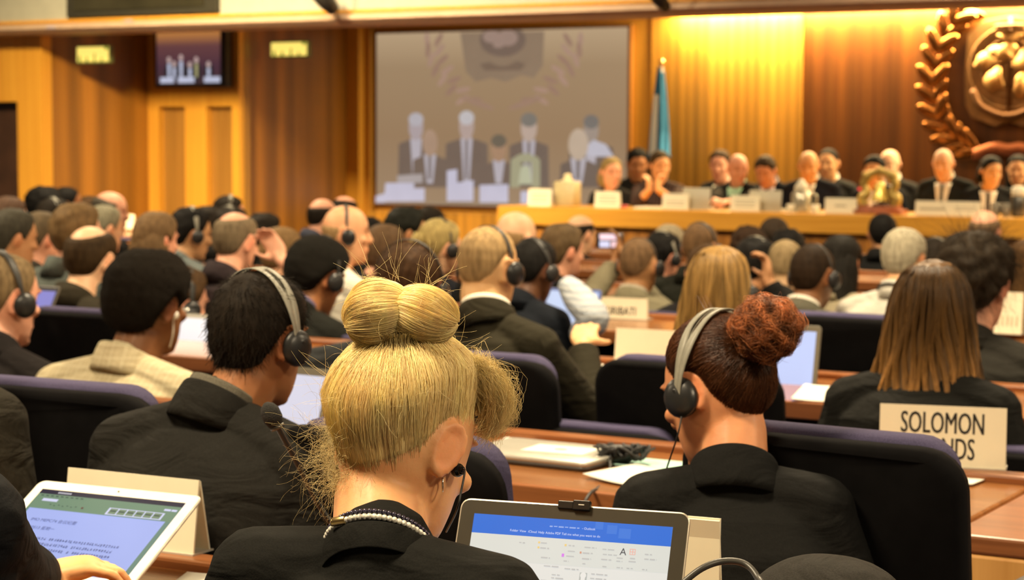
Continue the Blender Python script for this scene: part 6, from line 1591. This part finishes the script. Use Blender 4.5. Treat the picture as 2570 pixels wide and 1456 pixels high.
for px, lb in ((1985, 'small white cup left of the silvery jar on the podium'), (2046, 'small white cup right of the silvery jar on the podium')):
    c = on_y(px, 530, PY + .14); cu = empty('coffee_cup', (c[0], c[1], pz), lb, 'cup', 'white cups on the podium')
    lathe(cu, 'cup', ((.02, .004), (.03, .02), (.036, .06), (.034, .06), (.026, .02), (.002, .012)), plain('china', (.72, .66, .5), .25)); lathe(cu, 'saucer', ((.03, 0), (.06, .008), (.058, .01), (.01, .005)), plain('china', (.72, .66, .5), .25))
for px, lb in ((2498, 'drinking glass left of the dark flask, farther left of two'), (2524, 'drinking glass close beside the dark flask')):
    c = on_y(px, 540, PY + .16); g = empty('drinking_glass', (c[0], c[1], pz), lb, 'glass', 'drinking glasses on the podium')
    gm, gnt, gb = _nt('clear_glass'); gb.inputs['Transmission Weight'].default_value = .8; gb.inputs['Roughness'].default_value = .08; gb.inputs['Base Color'].default_value = (.8, .75, .6, 1)
    lathe(g, 'glass', ((.026, 0), (.03, .004), (.034, .10), (.032, .10), (.027, .008), (.002, .006)), gm)
c = on_y(1566, 518, PY + .12); o = MB(); o.ell((0, 0, .012), (.035, .03, .014), None, 14, 8, .6); b = o.obj('red_box', plain('red_card', (.45, .06, .06), .5), None); b.location = (c[0], c[1], pz); tag(b, 'small red case on the podium beside the blonde woman', 'case')
for i, (px, lb) in enumerate(((1614, 'white papers on the podium under the clasped hands, left sheet'), (1650, 'white papers on the podium under the clasped hands, right sheet'))):
    c = on_y(px, 520, PY + .14); o = MB(); o.box((-.05, -.07, 0), (.05, .07, .014)); b = o.obj('paper_stack', PAPER, None, smooth=False); b.location = (c[0], c[1], pz); tag(b, lb, 'paper')
# podium microphone with red light
c = on_y(2158, 525, PY + .3); pm = empty('podium_microphone', (c[0], c[1], pz), 'thin podium microphone with red light left of the bell', 'microphone')
t_ = on_y(2158, 474, PY + .3) - np.array([c[0], c[1], pz])
lathe(pm, 'base', ((.04, 0), (.04, .012), (.01, .02)), plain('mic_black', (.012, .012, .011), .4))
m = MB(); m.tube([(0, 0, .01), (0, 0, t_[2] - .02), (0, -.01, t_[2] + .02)], .005, 8); m.obj('stem', plain('mic_black', (.012, .012, .011), .4), pm)
m = MB(); m.ell((0, -.012, t_[2]), (.012, .012, .012)); m.obj('ring_light', glow('mic_red', (1., .02, .04), 1.2), pm)
m = MB(); m.ell((0, -.012, t_[2] + .028), (.012, .012, .02)); m.obj('windscreen', plain('foam', (.016, .015, .013), .95, 0, .4, 500, .6), pm)
# brass bell in its ornate stand
BR = plain('brass', (.80, .62, .16), .25, .55, .15, 30); BRO = plain('old_brass', (.42, .30, .08), .4, .5, .3, 40); MAH = plain('mahogany', (.32, .085, .022), .3, 0, .2, 20)
c = on_y(2207, 530, PY + .16); be = empty('brass_bell', (c[0], c[1], pz), 'polished brass bell hanging in an ornate stand on red wood base', 'bell')
m = MB(); m.box((-.2, -.09, 0), (.2, .09, .035), bev=.03); m.box((-.16, -.075, .034), (.16, .075, .06), bev=.03); m.obj('wooden_base', MAH, be)
for sx in (-1, 1):
    m = MB(); m.tube(spline([(sx * .11, 0, .06), (sx * .135, 0, .11), (sx * .10, 0, .16), (sx * .125, 0, .22), (sx * .10, 0, .275), (sx * .06, 0, .305), (0, 0, .315)], 30), np.interp(np.arange(30), [0, 6, 12, 20, 29], [.034, .042, .026, .036, .022]), 10); m.obj('stand_figure', BRO, be)
    m = MB(); m.ell((sx * .105, -.01, .285), (.035, .03, .034)); m.obj('figure_head', BRO, be)
m = MB(); m.ell((0, 0, .325), (.035, .03, .03)); m.obj('finial', BRO, be)
lathe(be, 'bell', ((.066, .095), (.07, .1), (.062, .115), (.048, .15), (.042, .2), (.036, .225), (.02, .24), (.006, .245)), BR)
m = MB(); m.tube([(0, 0, .24), (0, 0, .31)], .01, 8); m.obj('hanger', BRO, be)
m = MB(); m.box((-.05, -.03, .055), (.05, .03, .08), bev=.01); m.obj('plinth', plain('plinth_dark', (.06, .04, .03), .4), be)

# ------------------------------------------------------------------ flag on its pole
c = on_y(1655, 420, 15.95); fl = empty('furled_flag', (c[0], c[1], .17), 'furled light blue flag on a tall pole right of the screen', 'flag')
zt = on_y(1659, 152, 15.95)[2] - .17; zb2 = on_y(1655, 375, 15.95)[2] - .17
lathe(fl, 'base', ((.15, 0), (.15, .02), (.05, .04), (.02, .06)), BRO)
m = MB(); m.tube([(0, 0, .03), (.012, 0, zt - .05)], .014, 10); m.obj('pole', wood('pole_wood', (.2, .1, .03), (.3, .16, .05)), fl)
m = MB(); m.ell((.013, 0, zt - .015), (.026, .026, .03)); m.obj('finial', plain('gold', (.8, .6, .25), .2, 1.), fl)
n = 40; a = np.arange(n) * 2 * PI / n; rings = []
for z, rx in ((zt - .05, .02), (zt - .12, .032), (zt - .3, .052), (zt - .6, .075), (zt - .9, .088), (zb2 - .05, .092), (zb2 - .4, .07)):
    k = 1 + .2 * np.sin(a * 6 + z * .6) + .08 * np.sin(a * 11)
    rings.append(np.c_[rx * k * np.cos(a) - .25 * (zt - z) * .06, rx * .8 * k * np.sin(a), np.full(n, z)])
m = MB(); m.loft(np.array(rings)[::-1]); m.obj('cloth', fabric('flag_cloth', (.03, .13, .25), fold=.3), fl)
m = MB(); k = np.arange(14, 27) ; rows = np.array(rings)
sel = [(i, 26), (i, 29)] if False else None
strip = np.stack([r[[27, 28, 29, 30, 31]] * np.array([1.04, 1.06, 1]) for r in rows[2:5]]); m.grid(strip); m.obj('white_emblem', fabric('flag_white', (.62, .66, .62), fold=.1), fl)

# ------------------------------------------------------------------ crest on the dark wall
BZ = plain('bronze', (.36, .14, .035), .24, 1., .2, 12); BZD = plain('bronze_dull', (.30, .15, .05), .55, .6, .25, 8); COPR = plain('copper_ribbon', (.42, .13, .05), .45, .7, .2, 10)
YE = YF - .04
cx = on_y(2538, 200, YE)[0]; cz = on_y(2538, 170, YE)[2]
em = empty('wall_crest', (cx, YE, cz), 'large bronze crest with leaf wreath on the dark red wall', 'crest'); eo = np.array([cx, YE, cz])
q = [on_y(px, py, YE) - eo for px, py in ((2478, 388), (2440, 372), (2395, 345), (2362, 300), (2346, 235), (2350, 165), (2368, 100), (2402, 48), (2425, 30))]
cen = spline(q, 40)
for sx in (-1, 1):
    cc = cen * np.array([-sx, 1, 1]); m = MB()
    m.tube(cc, np.linspace(.03, .012, 40), 8)
    for i in range(3, 39, 3):
        t = cc[min(i + 1, 39)] - cc[i - 1]; t /= np.linalg.norm(t); nv = np.array([-t[2], 0, t[0]])
        for side in (-1, 1):
            dv = t * .8 + nv * side * .62; dv /= np.linalg.norm(dv); ctr = cc[i] + dv * .10 + np.array([0, -.03 - .02 * ((i // 3) % 2), 0])
            nn = np.cross(dv, [0, 1, 0]); m.ell(ctr, (.125, .05, .02), np.stack([dv, nn, np.array([0, 1., 0]) + .5 * side * nn], 1), 12, 8)
    m.obj('laurel_branch', BZ, em)
def eplate(pts, th, off, mat, name, sym=True):
    P = [on_y(px, py, YE) - eo for px, py in pts]
    if sym: P = P + [p * np.array([-1, 1, 1]) for p in P[::-1]]
    P = np.array(P); m = MB(); m.loft([P + [0, -off, 0], P + [0, -off - th, 0], P * [.985, 1, .985] + [0, -off - th - .012, 0]]); return m.obj(name, mat, em, smooth=False)
eplate([(2538, 40), (2470, 52), (2432, 90), (2424, 180), (2426, 262), (2440, 296), (2470, 306), (2500, 318), (2538, 305)], .03, .0, BZD, 'shield')
m = MB(); a = np.arange(32) * PI / 16
for r0, r1 in ((.345, .33), (.24, .23), (.13, .122)):
    m.loft([np.c_[r0 * np.cos(a), np.full(32, -.045), r0 * np.sin(a)], np.c_[r0 * np.cos(a), np.full(32, -.065), r0 * np.sin(a)], np.c_[r1 * np.cos(a), np.full(32, -.065), r1 * np.sin(a)], np.c_[r1 * np.cos(a), np.full(32, -.045), r1 * np.sin(a)]], cap=False)
m.obj('map_rings', BZD, em)
for x, z, rx, rz_ in ((-.2, .05, .1, .07), (-.05, .12, .12, .08), (.15, .05, .12, .1), (-.12, -.1, .08, .1), (.1, -.15, .07, .09), (.0, .25, .1, .05), (.24, -.1, .06, .05)):
    m = MB(); P = np.c_[x + rx * np.cos(a) * (1 + .25 * np.sin(3 * a + x * 20)), np.zeros(32), z + rz_ * np.sin(a) * (1 + .2 * np.sin(4 * a + z * 30))]; m.loft([P + [0, -.043, 0], P + [0, -.07, 0]]); m.obj('continent', plain('bronze_light', (.5, .27, .09), .4, .8, .2, 10), em)
m = MB(); m.tube([(0, -.05, .42), (0, -.05, -.36)], .02, 8); m.tube(spline([(-.3, -.06, -.18), (-.22, -.08, -.32), (0, -.08, -.4), (.22, -.08, -.32), (.3, -.08, -.18)], 20), .03, 8); m.tube([(-.12, -.08, .34), (.12, -.08, .34)], .02, 8); m.obj('anchor', plain('bronze_dark', (.14, .06, .02), .5, .7), em)
P = np.array([on_y(px, py, YE) - eo for px, py in ((2448, 388), (2500, 372), (2538, 376))]); P = np.r_[P, (P * [-1, 1, 1])[::-1][1:]]
cs = spline(P, 30); m = MB(); m.loft(np.stack([cs + [0, -.06, .05], cs + [0, -.08, .045], cs + [0, -.08, -.045], cs + [0, -.06, -.05]], 1)); m.obj('ribbon', COPR, em)

# ------------------------------------------------------------------ spotlight under the ceiling
for px, py, s_, lb in ((815, -6, 1., 'black stage spotlight hanging at the top left of the screen'), (1652, -14, .8, 'black stage spotlight hanging at the top above the flag')):
    c = on_y(px, py, 12.3); sp_ = empty('stage_spotlight', c, lb, 'spotlight', 'stage spotlights')
    m = MB(); m.tube([(-.02, -.10, .05), (0, .02, -.03), (.01, .1, -.085)], [.06 * s_, .065 * s_, .05 * s_], 14); m.obj('housing', plain('spot_black', (.012, .011, .009), .5), sp_)
    m = MB(); m.tube([(-.07 * s_, 0, 0), (-.09 * s_, 0, .12), (0, 0, .2), (.09 * s_, 0, .12), (.07 * s_, 0, 0)], .012, 6); m.obj('yoke', plain('spot_black', (.012, .011, .009), .5), sp_)
    m = MB(); m.tube([(0, 0, .18), (0, 0, 4.3 - c[2])], .014, 8); m.obj('drop_rod', plain('spot_black', (.012, .011, .009), .5), sp_)
# ------------------------------------------------------------------ light
w = D.worlds.new('world'); SC.world = w; w.use_nodes = True
w.node_tree.nodes['Background'].inputs['Color'].default_value = (1, .8, .58, 1)
w.node_tree.nodes['Background'].inputs['Strength'].default_value = .14
def area(name, loc, sx, sy, power, col=(1, .80, .52), rot=(0, 0, 0), spread=180):
    l = D.lights.new(name, 'AREA'); l.shape = 'RECTANGLE'; l.size = sx; l.size_y = sy; l.energy = power; l.color = col
    l.spread = math.radians(spread)
    o = D.objects.new(name, l); COL.objects.link(o); o.location = loc; o.rotation_euler = rot; return o
for x in (-7.5, -2.5, 2.5):
    for y in (1.2, 5.4, 9.6):
        area('ceiling_downlight', (x - (.5 if y > 8 else 0), y, 4.1), .9, .9, 200 if y < 9 else 150, spread=150)
area('stage_downlight', (-6.8, 14.6, z1 + .36), 5., .5, 40)
area('stage_downlight', (-2.2, 14.6, z1 + .36), 4., .5, 38)
xc0 = on_y(1705, 30, YF)[0]
area('cove_light', ((xc0 + 5.5) / 2, YF - .11, z1 + .22), 5.5 - xc0, .08, 1300, (1, .76, .38), (math.radians(10), 0, 0))
for x in (-8., -3.):
    area('front_fill', (x + 1.2, 9.2, 4.15), .5, .5, 45, (1, .78, .48), (math.radians(57), 0, math.radians(12)), 60)  # added fill lamps without a fixture, brighten the podium plates and front
area('front_fill', (-8.4, 8.2, 4.1), .6, .6, 190, (1, .76, .42), (math.radians(58), 0, math.radians(24)), 70)  # added fill lamp, brightens the left wall and television pier
sc = SC
sc.view_settings.view_transform = 'Standard'
sc.view_settings.look = 'None'
sc.view_settings.exposure = 0.
sc.cycles.max_bounces = 5
sc.cycles.caustics_reflective = False
sc.cycles.caustics_refractive = False
sc.cycles.adaptive_threshold = .05
sc.cycles.use_adaptive_sampling = True
